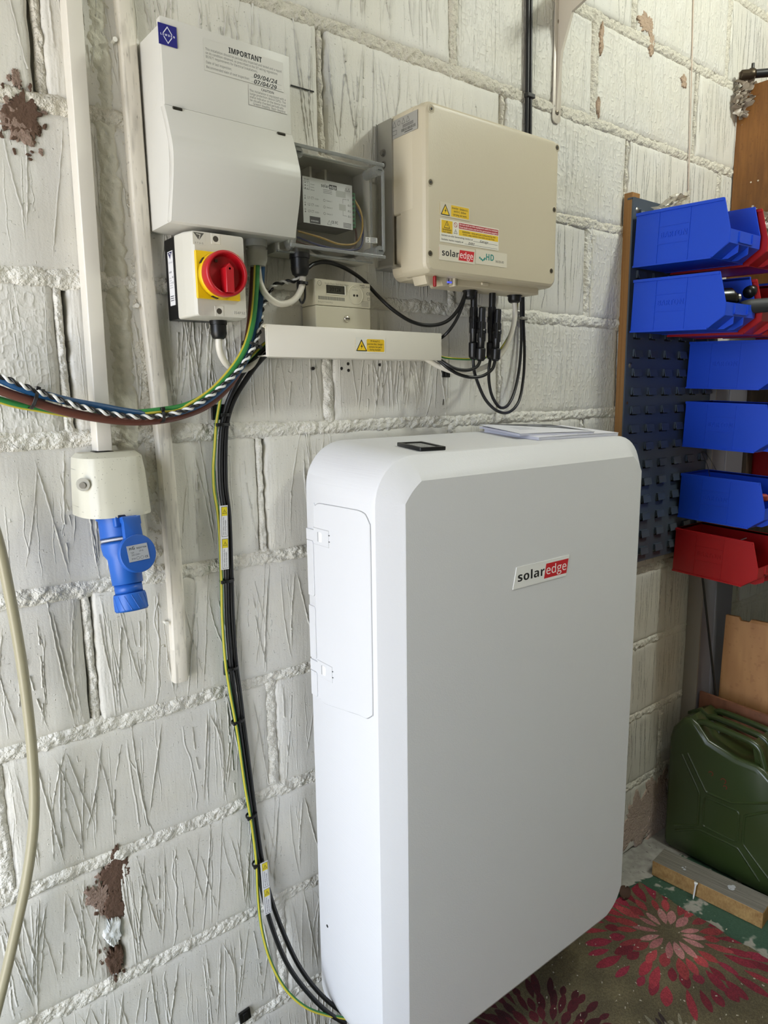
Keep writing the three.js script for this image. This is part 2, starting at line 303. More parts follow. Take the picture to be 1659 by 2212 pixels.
// crumbled holes in the upper right courses
for (const [x, y, rx, ry, s] of [[1.02, 2.285, 0.03, 0.022, 51], [1.045, 2.245, 0.012, 0.026, 52], [0.842, 2.205, 0.007, 0.03, 53], [1.20, 2.20, 0.016, 0.014, 54], [0.84, 2.06, 0.005, 0.022, 55]]) mesh('bare_patch', blob(x, y, rx, ry, s, 0.003, 0.8), new THREE.MeshStandardMaterial({ color: '#b39c86', roughness: 0.95, bumpMap: lumpBump, bumpScale: 0.004 }), wallBack);
{ // rough plaster run beside the old cable cover
  const g = mortarStrip(1.0, 0.020, 301, 0.003, 0.004, 10); g.rotateZ(Math.PI / 2); g.translate(-0.299, 1.14, 0);
  mesh('plaster_patch', g, new THREE.MeshStandardMaterial({ color: '#cfccbd', roughness: 0.85, bumpMap: lumpBump, bumpScale: 0.0015 }), wallBack);
  const g2 = mortarStrip(1.0, 0.016, 311, -0.0005, 0.004, 8); g2.rotateZ(Math.PI / 2); g2.translate(-0.268, 1.0, 0);
  mesh('plaster_patch', g2, mMortarBare, wallBack);
}
for (const [x, y, rx, ry, s2] of [[1.17, 0.09, 0.09, 0.07, 71], [1.27, 0.13, 0.08, 0.1, 72], [1.30, 0.04, 0.07, 0.05, 73]]) mesh('bare_patch', blob(x, y, rx, ry, s2, 0.0022, 0.9), new THREE.MeshStandardMaterial({ color: '#b3a093', roughness: 0.95, bumpMap: lumpBump, bumpScale: 0.005 }), wallBack);
// pencil line right of the consumer unit, drill marks below the trunking
mesh('pencil_mark', orient(box(0.0022, 0.045, 0.0006, 0, 0.0225, 0), [0.0059,1.9088,0.0026], [0.0499,1.9091,0.0026]), S('#222222', 0.8), wallBack);
for (const [i, p] of [[0.0338,1.4522,0.001],[0.0948,1.4528,0.001],[0.1103,1.4495,0.001],[0.1096,1.4613,0.001],[0.184,1.4605,0.001]].entries()) mesh('drill_mark', orient(cyl(0.003, 0.003, 0.003, 12), p, [p[0], p[1], p[2] + 1]), S('#2a2724', 0.9), wallBack);
mesh('drill_mark', orient(box(0.0014, 0.012, 0.001, 0, 0.006, 0), [0.3477,1.3809,0.002], [0.3503,1.4026,0.002]), S('#2a2724', 0.9), wallBack);

// ---------------------------------------------------------------- home battery
const noiseFine = dataTex(256, 256, (x, y) => { const v = cl(90 + 90 * hash2(x, y, 1) + 70 * hash2(x >> 1, y >> 1, 2)); return [v, v, v]; });
const fineClone = (rep) => { const t = noiseFine.clone(); t.repeat.set(rep, rep); t.needsUpdate = true; return t; };
const mShell = new THREE.MeshStandardMaterial({ color: '#d8d8d9', roughness: 0.52, bumpMap: fineClone(4), bumpScale: 0.00025 });
const mShellSmooth = S('#d8d8d9', 0.5);
const mSeam = S('#8f8f8f', 0.8);
const SE_RED = '#c8202a';
function solarLogo(x, w, h, bg, withPlate) {   // "solar" dark, "edge" white on a slanted red block
  x.fillStyle = bg; x.fillRect(0, 0, w, h);
  const bx = w * 0.535;
  x.fillStyle = SE_RED; x.beginPath(); x.moveTo(bx + w * 0.035, h * 0.16); x.lineTo(w * 0.985, h * 0.16); x.lineTo(w * 0.95, h * 0.86); x.lineTo(bx, h * 0.86); x.closePath(); x.fill();
  x.font = `bold ${Math.round(h * 0.58)}px sans-serif`; x.textBaseline = 'alphabetic';
  x.fillStyle = '#17181a'; fit(x, 'solar', w * 0.07, h * 0.69, w * 0.475);
  x.font = `${Math.round(h * 0.58)}px sans-serif`; x.fillStyle = '#f4f2ee'; fit(x, 'edge', w * 0.565, h * 0.69, w * 0.39);
}
{
  const b = thing('home_battery', 'large white battery cabinet on the wall with a red logo plate', 'battery', [-0.010, 0, 0]);
  const x0 = 0, x1 = 0.722, y0 = 0.170, zb = 0.035, zs = 0.231, zf = 0.262;
  const N = 10, topAt = (z) => 1.325 - 0.013 * (z - zb) / (zs - zb);
  const outer = (z) => { // rounded rectangle
    const r = 0.078, y1 = topAt(Math.min(z, zs)), pts = [];
    for (const [cx, cy, a0] of [[x1 - r, y0 + r, -90], [x1 - r, y1 - r, 0], [x0 + r, y1 - r, 90], [x0 + r, y0 + r, 180]]) for (let i = 0; i <= N; i++) { const a = (a0 + 90 * i / N) * Math.PI / 180; pts.push([cx + r * Math.cos(a), cy + r * Math.sin(a)]); }
    return pts;
  };
  const inner = () => { // front face with clipped corners
    const a0 = 0.039, a1 = 0.683, b0 = 0.217, b1 = 1.272, c = 0.033, d = 0.052, pts = [];
    const corner = (p, q, k) => { for (let i = 0; i <= N; i++) { const t = i / N; const m = [p[0] + (q[0] - p[0]) * t, p[1] + (q[1] - p[1]) * t]; const bul = k * Math.sin(Math.PI * t); const nx = (q[1] - p[1]), ny = -(q[0] - p[0]); pts.push([m[0] + nx * bul, m[1] + ny * bul]); } };
    corner([a1 - d, b0], [a1, b0 + d], 0.12); corner([a1, b1 - c], [a1 - c, b1], 0.05); corner([a0 + c, b1], [a0, b1 - c], 0.05); corner([a0, b0 + d], [a0 + d, b0], 0.12);
    return pts;
  };
  const I = inner();
  const ring = (t, z) => outer(z).map((p, i) => [p[0] + (I[i][0] - p[0]) * t, p[1] + (I[i][1] - p[1]) * t, z]);
  const shrink = (k) => I.map((p) => [0.361 + (p[0] - 0.361) * k, 0.7445 + (p[1] - 0.7445) * k, zf]);
  const rings = [ring(0.02, zb), ring(0, zb + 0.003), ring(0, 0.13), ring(0, zs - 0.005), ring(0.012, zs - 0.0015), ring(0.05, zs + 0.002), ring(0.25, zs + 0.0083), ring(0.5, zs + 0.016), ring(0.75, zs + 0.0235), ring(0.97, zs + 0.0301), ring(1.0, zf - 0.0002), shrink(0.9995), shrink(0.9)];
  mesh('cover', loft(rings, true, true, 0.3), mShell, b);
  mesh('wall_mount', box2(0.12, 0.60, 0.26, 1.2, 0.002, 0.036, 0.004), S('#6b6d6e', 0.5, { metalness: 0.6 }), b);
  // service hatch on the left side
  const hs = new THREE.Shape(); const hp = [[0.060, 1.205], [0.066, 1.217], [0.082, 1.2225], [0.190, 1.2245], [0.2105, 1.2205], [0.2215, 1.207], [0.2235, 1.190], [0.2225, 0.905], [0.220, 0.888], [0.205, 0.877], [0.180, 0.8745], [0.082, 0.858], [0.066, 0.862], [0.058, 0.880]];
  const plate = (pts, prot, name, par, mat = mShellSmooth) => { const g = exX(shapeOf(pts.map(([z, y]) => [-z, y])), -prot, 0.0005, 0.0006, 1); return mesh(name, g, mat, par); };
  const grow = (pts, k) => { const cx = pts.reduce((s, p) => s + p[0], 0) / pts.length, cy = pts.reduce((s, p) => s + p[1], 0) / pts.length; return pts.map(([z, y]) => [z + Math.sign(z - cx) * k, y + Math.sign(y - cy) * k]); };
  const sm = new THREE.CatmullRomCurve3(hp.map(([z, y]) => new THREE.Vector3(z, y, 0)), true, 'catmullrom', 0.25).getPoints(90).map((p) => [p.x, p.y]);
  plate(grow(sm, 0.0011), 0.0002, 'hatch_seam', b, mSeam);
  const hatch = plate(sm, 0.0016, 'hatch', b);
  for (const y of [1.164, 0.921]) {
    const l = new THREE.Group(); 
    const seam = plate([[0.0585, y + 0.0155], [0.1075, y + 0.0155], [0.1075, y - 0.0155], [0.0585, y - 0.0155]], 0.0018, 'latch_gap', b, S('#b5b5b5', 0.8));
    const lt = plate([[0.036, y + 0.010], [0.060, y + 0.010], [0.060, y + 0.0145], [0.1065, y + 0.0145], [0.1065, y - 0.0145], [0.060, y - 0.0145], [0.060, y - 0.010], [0.036, y - 0.010]], 0.0028, 'latch', b);
    mesh('slot', exX(roundShape(-0.087, -0.0755, y - 0.0085, y + 0.0085, 0.003), -0.0031, -0.0005, 0, 1), S('#f0f0f0', 0.6), lt);
    mesh('slot_edge', exX(roundShape(-0.0765, -0.0735, y - 0.0085, y + 0.0085, 0.001), -0.0033, -0.0005, 0, 1), S('#a9a9a9', 0.6), lt);
    for (const dy of [0.007, -0.004]) mesh('latch_pin', box(0.002, 0.0014, 0.002, -0.002, y + dy, 0.1085), S('#3b3b3b', 0.6), lt);
  }
  for (const [ya, yb] of [[1.153, 1.052], [1.033, 0.934], [0.909, 0.862]]) plate([[0.0355, ya], [0.053, ya], [0.0555, ya - 0.004], [0.0555, yb + 0.003], [0.053, yb], [0.0355, yb]], 0.002, 'edge_strip', b);
  mesh('screw_hole', orient(cyl(0.003, 0.003, 0.0022, 14), [0.0006, 0.394, 0.063], [-1, 0.394, 0.063]), S('#161616', 0.7), b);
  mesh('seam_dimple', orient(cyl(0.0022, 0.0026, 0.002, 12), [0.0, 1.024, 0.125], [-1, 1.024, 0.125]), mShellSmooth, b);
  { // logo plate, parallelogram
    const tex = canvasTex(768, 232, (x, w, h) => solarLogo(x, w, h, '#e9e8e4'));
    const P0 = [[0.278, 1.054], [0.4275, 1.0535], [0.4355, 1.0865], [0.2895, 1.0975]].map(([a, c]) => [a + 0.010, c]);
    const Q = [[0.2875, 1.0555], [0.4385, 1.0555], [0.4475, 1.0955], [0.2965, 1.0955]];
    const g = new THREE.ExtrudeGeometry(shapeOf(Q), { depth: 0.0014, bevelEnabled: false }); g.translate(0, 0, zf - 0.0003);
    const pa = g.attributes.position, uv = g.attributes.uv; for (let i = 0; i < pa.count; i++) uv.setXY(i, (pa.getX(i) - 0.2875) / 0.16, (pa.getY(i) - 1.0555) / 0.04);
    mesh('logo_plate', g, new THREE.MeshStandardMaterial({ map: tex, roughness: 0.35 }), b).userData.label = 'white and red logo plate';
  }
}
const BT = 1.322; // battery top near the wall
{ // black framed label plate lying on the battery
  const t = thing('display_card', 'thin black plastic frame with grey printed label lying on the battery', 'plastic frame', [0, 0, 0]);
  t.position.set(0.127, 1.3155, 0.186); t.rotation.set(0.0663, Math.PI / 2 - 0.13, 0);
  const fr = roundShape(-0.037, 0.037, -0.026, 0.026, 0.003); const hole = new THREE.Path(); hole.moveTo(-0.030, -0.019); hole.lineTo(-0.030, 0.019); hole.lineTo(0.030, 0.019); hole.lineTo(0.030, -0.019); fr.holes.push(hole);
  const g = exZ(fr, 0, 0.006, 0.001); g.rotateX(-Math.PI / 2); mesh('frame', g, S('#101112', 0.35), t);
  const p = sticker('label', 0.061, 0.039, 4200, (x, w, h) => { x.fillStyle = '#a5a5a3'; x.fillRect(0, 0, w, h); x.fillStyle = '#55565a'; for (let i = 0; i < 6; i++) for (let j = 0; j < 7; j++) if (hash2(i, j, 4) > 0.25) x.fillRect(w * (0.06 + j * 0.128), h * (0.1 + i * 0.14), w * 0.11 * (0.5 + hash2(i, j, 9) * 0.5), h * 0.035); }, t); put(p, 0, 0.0035, 0, 0, -Math.PI / 2);
}

{ // two booklets stacked on the battery
  const page = S('#e9e9f0', 0.6), edge = new THREE.MeshStandardMaterial({ color: '#d7d7e2', roughness: 0.8 });
  const mk = (label, w, d, th, pos, ry, draw, fan) => {
    const t = thing('booklet', label, 'booklet', pos, 'manuals on the battery'); t.rotation.set(0.0663, ry, 0);
    for (let i = 0; i < 6; i++) mesh('page_block', rbox(w - 0.0012 * (i % 3), th / 6 - 0.0001, d - 0.001 * ((i + 1) % 3), 0.0003, 0, th * (i + 0.5) / 6, 0, 1), i % 2 ? page : edge, t);
    const tex = canvasTex(700, Math.round(700 * d / w), draw);
    const c = new THREE.BoxGeometry(w, 0.0004, d, 12, 1, 8); const pa = c.attributes.position; for (let i = 0; i < pa.count; i++) { const u = pa.getX(i) / w + 0.5, v = pa.getZ(i) / d + 0.5; pa.setY(i, pa.getY(i) + fan * (1 - u) * (1 - v) + 0.0006 * Math.sin(u * 3)); } c.translate(0, th + 0.0007, 0); c.computeVertexNormals();
    mesh('front_cover', c, new THREE.MeshStandardMaterial({ map: tex, roughness: 0.4 }), t);
    return t;
  };
  mk('lower white booklet with its page edges showing, lying on the battery', 0.236, 0.156, 0.0055, [0.530, 1.3185, 0.137], -0.07, (x, w, h) => { x.fillStyle = '#ecebf2'; x.fillRect(0, 0, w, h); x.fillStyle = '#55586a'; for (let i = 0; i < 5; i++) x.fillRect(w * 0.5, h * (0.82 + i * 0.03), w * (0.2 - 0.02 * i), h * 0.012); }, 0.001);
  mk('upper booklet with dark navy cover band resting on the lower booklet', 0.186, 0.142, 0.004, [0.493, 1.3255, 0.127], -0.22, (x, w, h) => {
    x.fillStyle = '#e6e6ee'; x.fillRect(0, 0, w, h); x.fillStyle = '#2b2f3e'; x.beginPath(); x.moveTo(w * 0.12, 0); x.lineTo(w, 0); x.lineTo(w, h * 0.95); x.lineTo(w * 0.8, h * 0.5); x.closePath(); x.fill();
    x.fillStyle = '#8d90a0'; for (let i = 0; i < 4; i++) x.fillRect(w * 0.2, h * (0.4 + i * 0.07), w * 0.22, h * 0.02);
    x.fillStyle = '#c9ccd8'; x.fillRect(w * 0.6, h * 0.1, w * 0.2, h * 0.05); x.fillRect(w * 0.75, h * 0.3, w * 0.2, h * 0.04);
  }, 0.003);
}

// ---------------------------------------------------------------- electrical gear on the wall
const mWhitePl = S('#d8d5c9', 0.35), mCream = S('#d9cfb8', 0.45), mGreyPl = S('#b9b7ad', 0.5), mBlackPl = S('#0d0d0e', 0.4), mSteel = S('#8f8d88', 0.35, { metalness: 0.9 });
const mUpvc = new THREE.MeshStandardMaterial({ color: '#dbd6ca', roughness: 0.4 });
function gland(parent, name, top, r, len, mat, nut = 0.55) {   // hangs down from top point
  const [x, y, z] = top; const g = [];
  const a = cyl(r * 1.12, r * 1.12, len * 0.22, 8); a.translate(x, y - len * 0.11, z);
  const b = lathe([[0, 0], [r * 0.9, 0], [r * 0.9, -len * 0.15], [r, -len * 0.16]], 24); 
  const c = cyl(r, r, len * 0.38, 8); c.translate(x, y - len * 0.42, z);
  const d = lathe([[r * 0.97, 0], [r * 0.95, -len * 0.1], [r * 0.82, -len * 0.28], [r * 0.6, -len * 0.36], [0, -len * 0.36]].reverse(), 24); d.translate(x, y - len * 0.6, z);
  const gm = mesh(name, mergeGeometries([a, c, d].map((q) => q.toNonIndexed())), mat, parent); return gm;
}
{ // consumer unit
  const t = thing('consumer_unit', 'white metal consumer unit with inspection notices on its front', 'fuse box', [0, 0, 0]);
  const mCU = S('#cbc9c1', 0.42);
  const xl = -0.248, xr = -0.050, yb = 1.648, yt = 1.902;
  const body = [[0, yb], [0.078, yb], [0.083, yb + 0.02], [0.094, 1.725], [0.094, 1.75], [0.084, 1.795], [0.087, yt - 0.003], [0, yt]];
  mesh('body', exX(shapeOf(body.map(([z, y]) => [-z, y])), xl + 0.001, xr - 0.001, 0.001), mCU, t);
  mesh('front_cover', exX(shapeOf([[0.084, 1.7975], [0.092, 1.7975], [0.0925, yt + 0.004], [0.080, yt + 0.004], [0.080, yt - 0.003], [0.084, yt - 0.003]].map(([z, y]) => [-z, y])), xl, xr, 0.0012), mCU, t);
  const fl = new THREE.CatmullRomCurve3([[0.0925, 1.797], [0.098, 1.785], [0.108, 1.758], [0.1135, 1.740], [0.114, 1.725], [0.109, 1.700], [0.099, 1.668], [0.093, 1.648]].map(([z, y]) => new THREE.Vector3(z, y, 0))).getPoints(24).map((p) => [p.x, p.y]);
  mesh('flap', exX(shapeOf([...fl, [0.086, 1.646], [0.080, 1.650], ...fl.slice().reverse().map(([z, y]) => [z - 0.014, y + 0.001])].map(([z, y]) => [-z, y])), xl - 0.001, xr + 0.001, 0.001), mCU, t);
  for (const x of [-0.231, -0.069]) { const s = mesh('screw', rbox(0.014, 0.0045, 0.003, 0.0014, x, 1.7945, 0.094), S('#4a463c', 0.4, { metalness: 0.7 }), t); mesh('slot', box(0.012, 0.0008, 0.0006, x, 1.7945, 0.0957), S('#15130f', 0.8), s); }
  mesh('knockout', orient(new THREE.TorusGeometry(0.019, 0.0003, 6, 40).rotateX(Math.PI / 2), [xl + 0.0012, 1.822, 0.047], [xl - 1, 1.822, 0.047]), S('#c9c6bc', 0.5), t);
  put(sticker('maker_badge', 0.0255, 0.026, 9000, (x, w, h) => {
    x.fillStyle = '#15157a'; x.fillRect(0, 0, w, h); x.strokeStyle = '#e8e8ee'; x.lineWidth = w * 0.045; x.beginPath(); x.moveTo(w * 0.5, h * 0.12); x.lineTo(w * 0.78, h * 0.5); x.lineTo(w * 0.5, h * 0.88); x.lineTo(w * 0.22, h * 0.5); x.closePath(); x.stroke();
    x.fillStyle = '#15157a'; x.fillRect(w * 0.08, h * 0.44, w * 0.84, h * 0.14);
    x.fillStyle = '#f0f0f4'; x.font = `bold ${Math.round(h * 0.135)}px sans-serif`; fit(x, 'L E W D E N', w * 0.1, h * 0.555, w * 0.8);
  }, t, 0.3), -0.2385, 1.884, 0.0931).userData.label = 'dark blue maker badge';
  const bgc = '#cccac2';
  put(sticker('inspection_notice', 0.126, 0.0405, 8000, (x, w, h) => {
    x.fillStyle = bgc; x.fillRect(0, 0, w, h); x.fillStyle = '#1a1a1a'; x.font = `900 ${Math.round(h * 0.24)}px sans-serif`; fit(x, 'IMPORTANT', w * 0.3, h * 0.22, w * 0.42);
    x.fillStyle = '#3c3b38'; x.font = `${Math.round(h * 0.115)}px sans-serif`;
    fit(x, 'This installation should be periodically inspected and tested and a report', w * 0.02, h * 0.36, w * 0.96);
    fit(x, 'on its condition obtained, as prescribed in the IET wiring regulations', w * 0.02, h * 0.48, w * 0.9);
    fit(x, 'BS7671 requirements for Electrical Installations.', w * 0.02, h * 0.6, w * 0.64);
    fit(x, 'Date of last inspection:', w * 0.02, h * 0.77, w * 0.31); fit(x, 'Recommended date of next inspection:', w * 0.02, h * 0.92, w * 0.53);
    x.strokeStyle = '#555'; x.lineWidth = 2; for (const yy of [0.79, 0.94]) { x.beginPath(); x.moveTo(w * 0.57, h * yy); x.lineTo(w * 0.97, h * yy); x.stroke(); }
    x.fillStyle = '#0c0c0c'; x.font = `italic bold ${Math.round(h * 0.2)}px sans-serif`; fit(x, '09/04/24', w * 0.6, h * 0.79, w * 0.31); fit(x, '07/04/29', w * 0.6, h * 0.985, w * 0.3);
  }, t, 0.35, 0.0003), -0.1245, 1.8745, 0.0928);
  put(sticker('caution_notice', 0.0635, 0.0275, 9000, (x, w, h) => {
    x.fillStyle = bgc; x.fillRect(0, 0, w, h); x.fillStyle = '#2a2926'; x.font = `bold ${Math.round(h * 0.17)}px sans-serif`; fit(x, 'CAUTION', w * 0.32, h * 0.17, w * 0.34); x.font = `${Math.round(h * 0.16)}px sans-serif`;
    ['This installation is equipped with a', 'surge protection device (SPD). The', 'status indicator on the device must', 'be visually checked periodically', 'Green= Healthy  Red= Replace'].forEach((s, i) => fit(x, s, w * (i === 4 ? 0.1 : 0.02), h * (0.35 + i * 0.155), w * [0.95, 0.95, 0.95, 0.88, 0.85][i]));
  }, t, 0.35, 0.0003), -0.0885, 1.8385, 0.0928);
  // grey gland under the unit
  const gl = new THREE.Group();
  const gx = -0.0925, gz = 0.045; 
  const nut = cyl(0.0175, 0.0175, 0.012, 8); nut.translate(gx, 1.643, gz); const collar = cyl(0.0145, 0.0145, 0.006, 24); collar.translate(gx, 1.634, gz); const dome = cyl(0.0178, 0.0165, 0.017, 8); dome.translate(gx, 1.624, gz); const tip = cyl(0.0155, 0.0125, 0.007, 24); tip.translate(gx, 1.612, gz);
  mesh('cable_gland', mergeGeometries([nut, collar, dome, tip].map((q) => q.toNonIndexed())), S('#a9a79c', 0.5), t);
}
{ // rotary isolator
  const t = thing('rotary_isolator', 'grey rotary isolator switch with red knob on yellow plate', 'switch', [0, 0, 0]);
  const xl = -0.227, xr = -0.138, yb = 1.520, yt = 1.640;
  mesh('base', box2(xl + 0.001, xr - 0.001, yb + 0.001, yt - 0.001, 0.003, 0.046, 0.002), mBlackPl, t);
  const cov = [[0.045, 0], [0.072, 0.001], [0.090, 0.006], [0.0945, 0.0095]];
  const rings = cov.map(([z, i]) => { const s = roundShape(xl + i, xr - i * 0.3, yb + i * 0.2, yt - i * 0.2, 0.004).getPoints(5); return s.slice(0, -1).map((p) => [p.x, p.y, z]); });
  mesh('cover', loft(rings, true, true, 0.3), S('#c9c6ba', 0.5), t);
  const cx = -0.1855, cy = 1.5785;
  mesh('yellow_plate', box2(cx - 0.0335, cx + 0.0335, cy - 0.033, cy + 0.033, 0.094, 0.0995, 0.0012), S('#e3bd08', 0.4), t);
  const yr = lathe([[0, 0], [0.0325, 0], [0.0325, 0.010], [0.030, 0.011], [0, 0.011]], 48); yr.rotateX(Math.PI / 2); yr.translate(cx, cy, 0.099); mesh('yellow_ring', yr, S('#e3bd08', 0.4), t);
  for (const a of [2.55, 4.4, 0.2]) { const g = box(0.004, 0.009, 0.006); g.rotateZ(a); g.translate(cx + Math.cos(a) * 0.0315, cy + Math.sin(a) * 0.0315, 0.105); mesh('padlock_slot', g, S('#2c2307', 0.7), t); }
  const kb = lathe([[0, 0.004], [0.0235, 0.004], [0.026, 0.006], [0.0265, 0.018], [0.0285, 0.0195], [0.0312, 0.0185], [0.032, 0.015], [0.0315, 0.002], [0.030, 0], [0, 0]].reverse(), 56); kb.rotateX(Math.PI / 2); kb.translate(cx, cy, 0.110);
  const knob = mesh('knob', kb, S('#b3141f', 0.38), t);
  const gs = shapeOf([[-0.0062, -0.0255], [0.0062, -0.0255], [0.0062, 0.0085], [0, 0.0145], [-0.0062, 0.0085]]); const gr = exZ(gs, 0, 0.020, 0.0008, 1); gr.translate(cx + 0.002, cy - 0.001, 0.113); mesh('grip', gr, S('#b3141f', 0.38), knob);
  mesh('pin', orient(cyl(0.0016, 0.0016, 0.001, 12), [cx + 0.002, cy + 0.006, 0.1325], [cx + 0.002, cy + 0.006, 1]), S('#2b0508', 0.6), knob);
  mesh('pin', box(0.0042, 0.0042, 0.002, cx - 0.010, cy + 0.018, 0.1145), S('#5d4a38', 0.5), knob);
  for (const y of [1.6305, 1.5295]) { const f = mesh('screw_recess', box2(-0.192, -0.1775, y - 0.0075, y + 0.0075, 0.0935, 0.0949, 0.0008), S('#d0cdc1', 0.5), t); mesh('screw_hole', orient(cyl(0.0042, 0.0042, 0.0012, 20), [-0.185, y, 0.0944], [-0.185, y, 1]), S('#3b352a', 0.6), f); }
  put(sticker('model_mark', 0.020, 0.006, 12000, (x, w, h) => { x.fillStyle = '#c9c6ba'; x.fillRect(0, 0, w, h); x.fillStyle = '#5f5d57'; x.font = `${Math.round(h * 0.8)}px sans-serif`; fit(x, 'IS4P32', w * 0.05, h * 0.8, w * 0.9); }, t, 0.5, 0.0003), -0.152, 1.529, 0.0946);
  const mk = (x, w, h, bg, fg) => { x.fillStyle = bg; x.fillRect(0, 0, w, h); x.fillStyle = fg; x.beginPath(); x.moveTo(w * 0.06, h * 0.06); x.lineTo(w * 0.94, h * 0.06); x.lineTo(w * 0.5, h * 0.66); x.closePath(); x.fill(); x.strokeStyle = bg; x.lineWidth = h * 0.06; x.beginPath(); x.moveTo(w * 0.3, h * 0.16); x.lineTo(w * 0.62, h * 0.2); x.lineTo(w * 0.47, h * 0.66); x.stroke(); x.fillStyle = fg; x.font = `${Math.round(h * 0.18)}px sans-serif`; fit(x, 'S T A G', w * 0.15, h * 0.93, w * 0.7); };
  put(sticker('maker_mark', 0.0185, 0.0175, 12000, (x, w, h) => mk(x, w, h, '#c9c6ba', '#4f4d47'), t, 0.5, 0.0003), -0.2105, 1.6285, 0.0946);
  const lab = sticker('rating_label', 0.019, 0.078, 7000, (x, w, h) => {
    x.fillStyle = '#e4e3e2'; x.fillRect(0, 0, w, h); x.save(); mk(x, w, h * 0.24, '#e4e3e2', '#28264f'); x.restore(); x.fillStyle = '#2b2b33'; x.font = `bold ${Math.round(h * 0.045)}px sans-serif`; fit(x, 'IS4P32', w * 0.12, h * 0.4, w * 0.55);
    x.font = `${Math.round(h * 0.028)}px sans-serif`; ['AC-23A', '32A 4P', 'Ui 690V', 'Uimp 6kV', 'IP66 IEC60947'].forEach((s, i) => fit(x, s, w * 0.12, h * (0.5 + i * 0.045), w * (0.35 + 0.08 * i)));
    x.font = `bold ${Math.round(h * 0.05)}px sans-serif`; x.fillText('UK', w * 0.66, h * 0.5); x.fillText('CE', w * 0.66, h * 0.6); for (let i = 0; i < 3; i++) x.fillRect(w * 0.12, h * (0.82 + i * 0.04), w * 0.7, h * 0.014);
  }, t); put(lab, xl + 0.0005, 1.581, 0.025, -Math.PI / 2);
  gland(t, 'cable_gland', [-0.169, 1.5205, 0.055], 0.0125, 0.029, mBlackPl);
}
{ // clear-lidded metering enclosure
  const t = thing('metering_enclosure', 'grey wall box with transparent lid holding a metering module', 'enclosure', [0, 0, 0]);
  const xl = -0.058, xr = 0.130, yb = 1.634, yt = 1.789, zb = 0.0, zm = 0.052, zf = 0.090, w = 0.003;
  const m = S('#b6b3a6', 0.5);
  mesh('back_plate', box2(xl, xr, yb, yt, 0.001, 0.004), S('#8c8a80', 0.55), t);
  for (const [n, a] of [['top', [xl, xr, yt - w, yt, 0.004, zm]], ['bottom', [xl, xr, yb, yb + w, 0.004, zm]], ['left', [xl, xl + w, yb + w, yt - w, 0.004, zm]], ['right', [xr - w, xr, yb + w, yt - w, 0.004, zm]]]) mesh('side_wall', box2(...a), m, t);
  const glass = PH('#ffffff', 0.05, { transmission: 1, thickness: 0, ior: 1.45, transparent: false });
  const lid = mesh('lid', mergeGeometries([box2(xl, xr, yb, yt, zf - 0.0002, zf), box2(xl, xr, yt - 0.0002, yt, zm, zf - 0.0003), box2(xl, xr, yb, yb + 0.0002, zm, zf - 0.0003), box2(xr - 0.0002, xr, yb + 0.0003, yt - 0.0003, zm, zf - 0.0003), box2(xl, xl + 0.0002, yb + 0.0003, yt - 0.0003, zm, zf - 0.0003)].map((g) => g.toNonIndexed())), glass, t);
  lid.userData.label = 'clear plastic lid';
  const rimM = PH('#c9cbc8', 0.12, { transmission: 0.75, thickness: 0, ior: 1.5 });
  for (const a of [[xl, xr, yt - 0.006, yt - 0.001, zf - 0.001, zf + 0.003], [xl, xr, yb + 0.001, yb + 0.006, zf - 0.001, zf + 0.003], [xr - 0.006, xr - 0.001, yb + 0.012, yt - 0.012, zf - 0.001, zf + 0.003], [xl - 0.002, xr + 0.002, yt - 0.002, yt + 0.001, zm - 0.003, zm + 0.003], [xl - 0.002, xr + 0.002, yb - 0.001, yb + 0.002, zm - 0.003, zm + 0.003], [xr - 0.002, xr + 0.002, yb, yt, zm - 0.003, zm + 0.003]]) mesh('lid_rim', box2(...a, 0.001), rimM, lid);
  for (const [x, y] of [[xr - 0.011, yt - 0.013], [xr - 0.011, yb + 0.013], [xl + 0.02, yt - 0.013]]) {
    const c = orient(cyl(0.0085, 0.0085, 0.036, 24), [x, y, zm], [x, y, 1]); c.translate(0, 0, 0.018 + 0.003); const s = mesh('corner_screw', c, rimM, t); mesh('slot', box(0.008, 0.0018, 0.0008, x, y, zf + 0.0032), S('#20201e', 0.7), s);
  }
  const ring = new THREE.TorusGeometry(0.016, 0.005, 10, 30); ring.rotateY(Math.PI / 2.3); ring.translate(-0.040, 1.656, 0.06); mesh('entry_bush', ring, S('#8f8f8a', 0.45), t);
  gland(t, 'cable_gland', [-0.0145, 1.636, 0.046], 0.0155, 0.038, mBlackPl);
  for (const x of [0.02, 0.05]) mesh('din_post', box2(x, x + 0.004, 1.757, 1.78, 0.004, 0.03), m, t);
  put(sticker('conformity_label', 0.022, 0.0085, 9000, (x, w, h) => { x.fillStyle = '#d9d9d4'; x.fillRect(0, 0, w, h); x.fillStyle = '#1c1c1c'; x.font = `bold ${Math.round(h * 0.45)}px sans-serif`; x.fillText('UK', w * 0.05, h * 0.45); x.fillText('CA', w * 0.05, h * 0.9); for (let i = 0; i < 4; i++) x.fillRect(w * 0.4, h * (0.12 + i * 0.22), w * 0.5, h * 0.1); }, t), 0.106, 1.664, 0.084, -0.2);
}
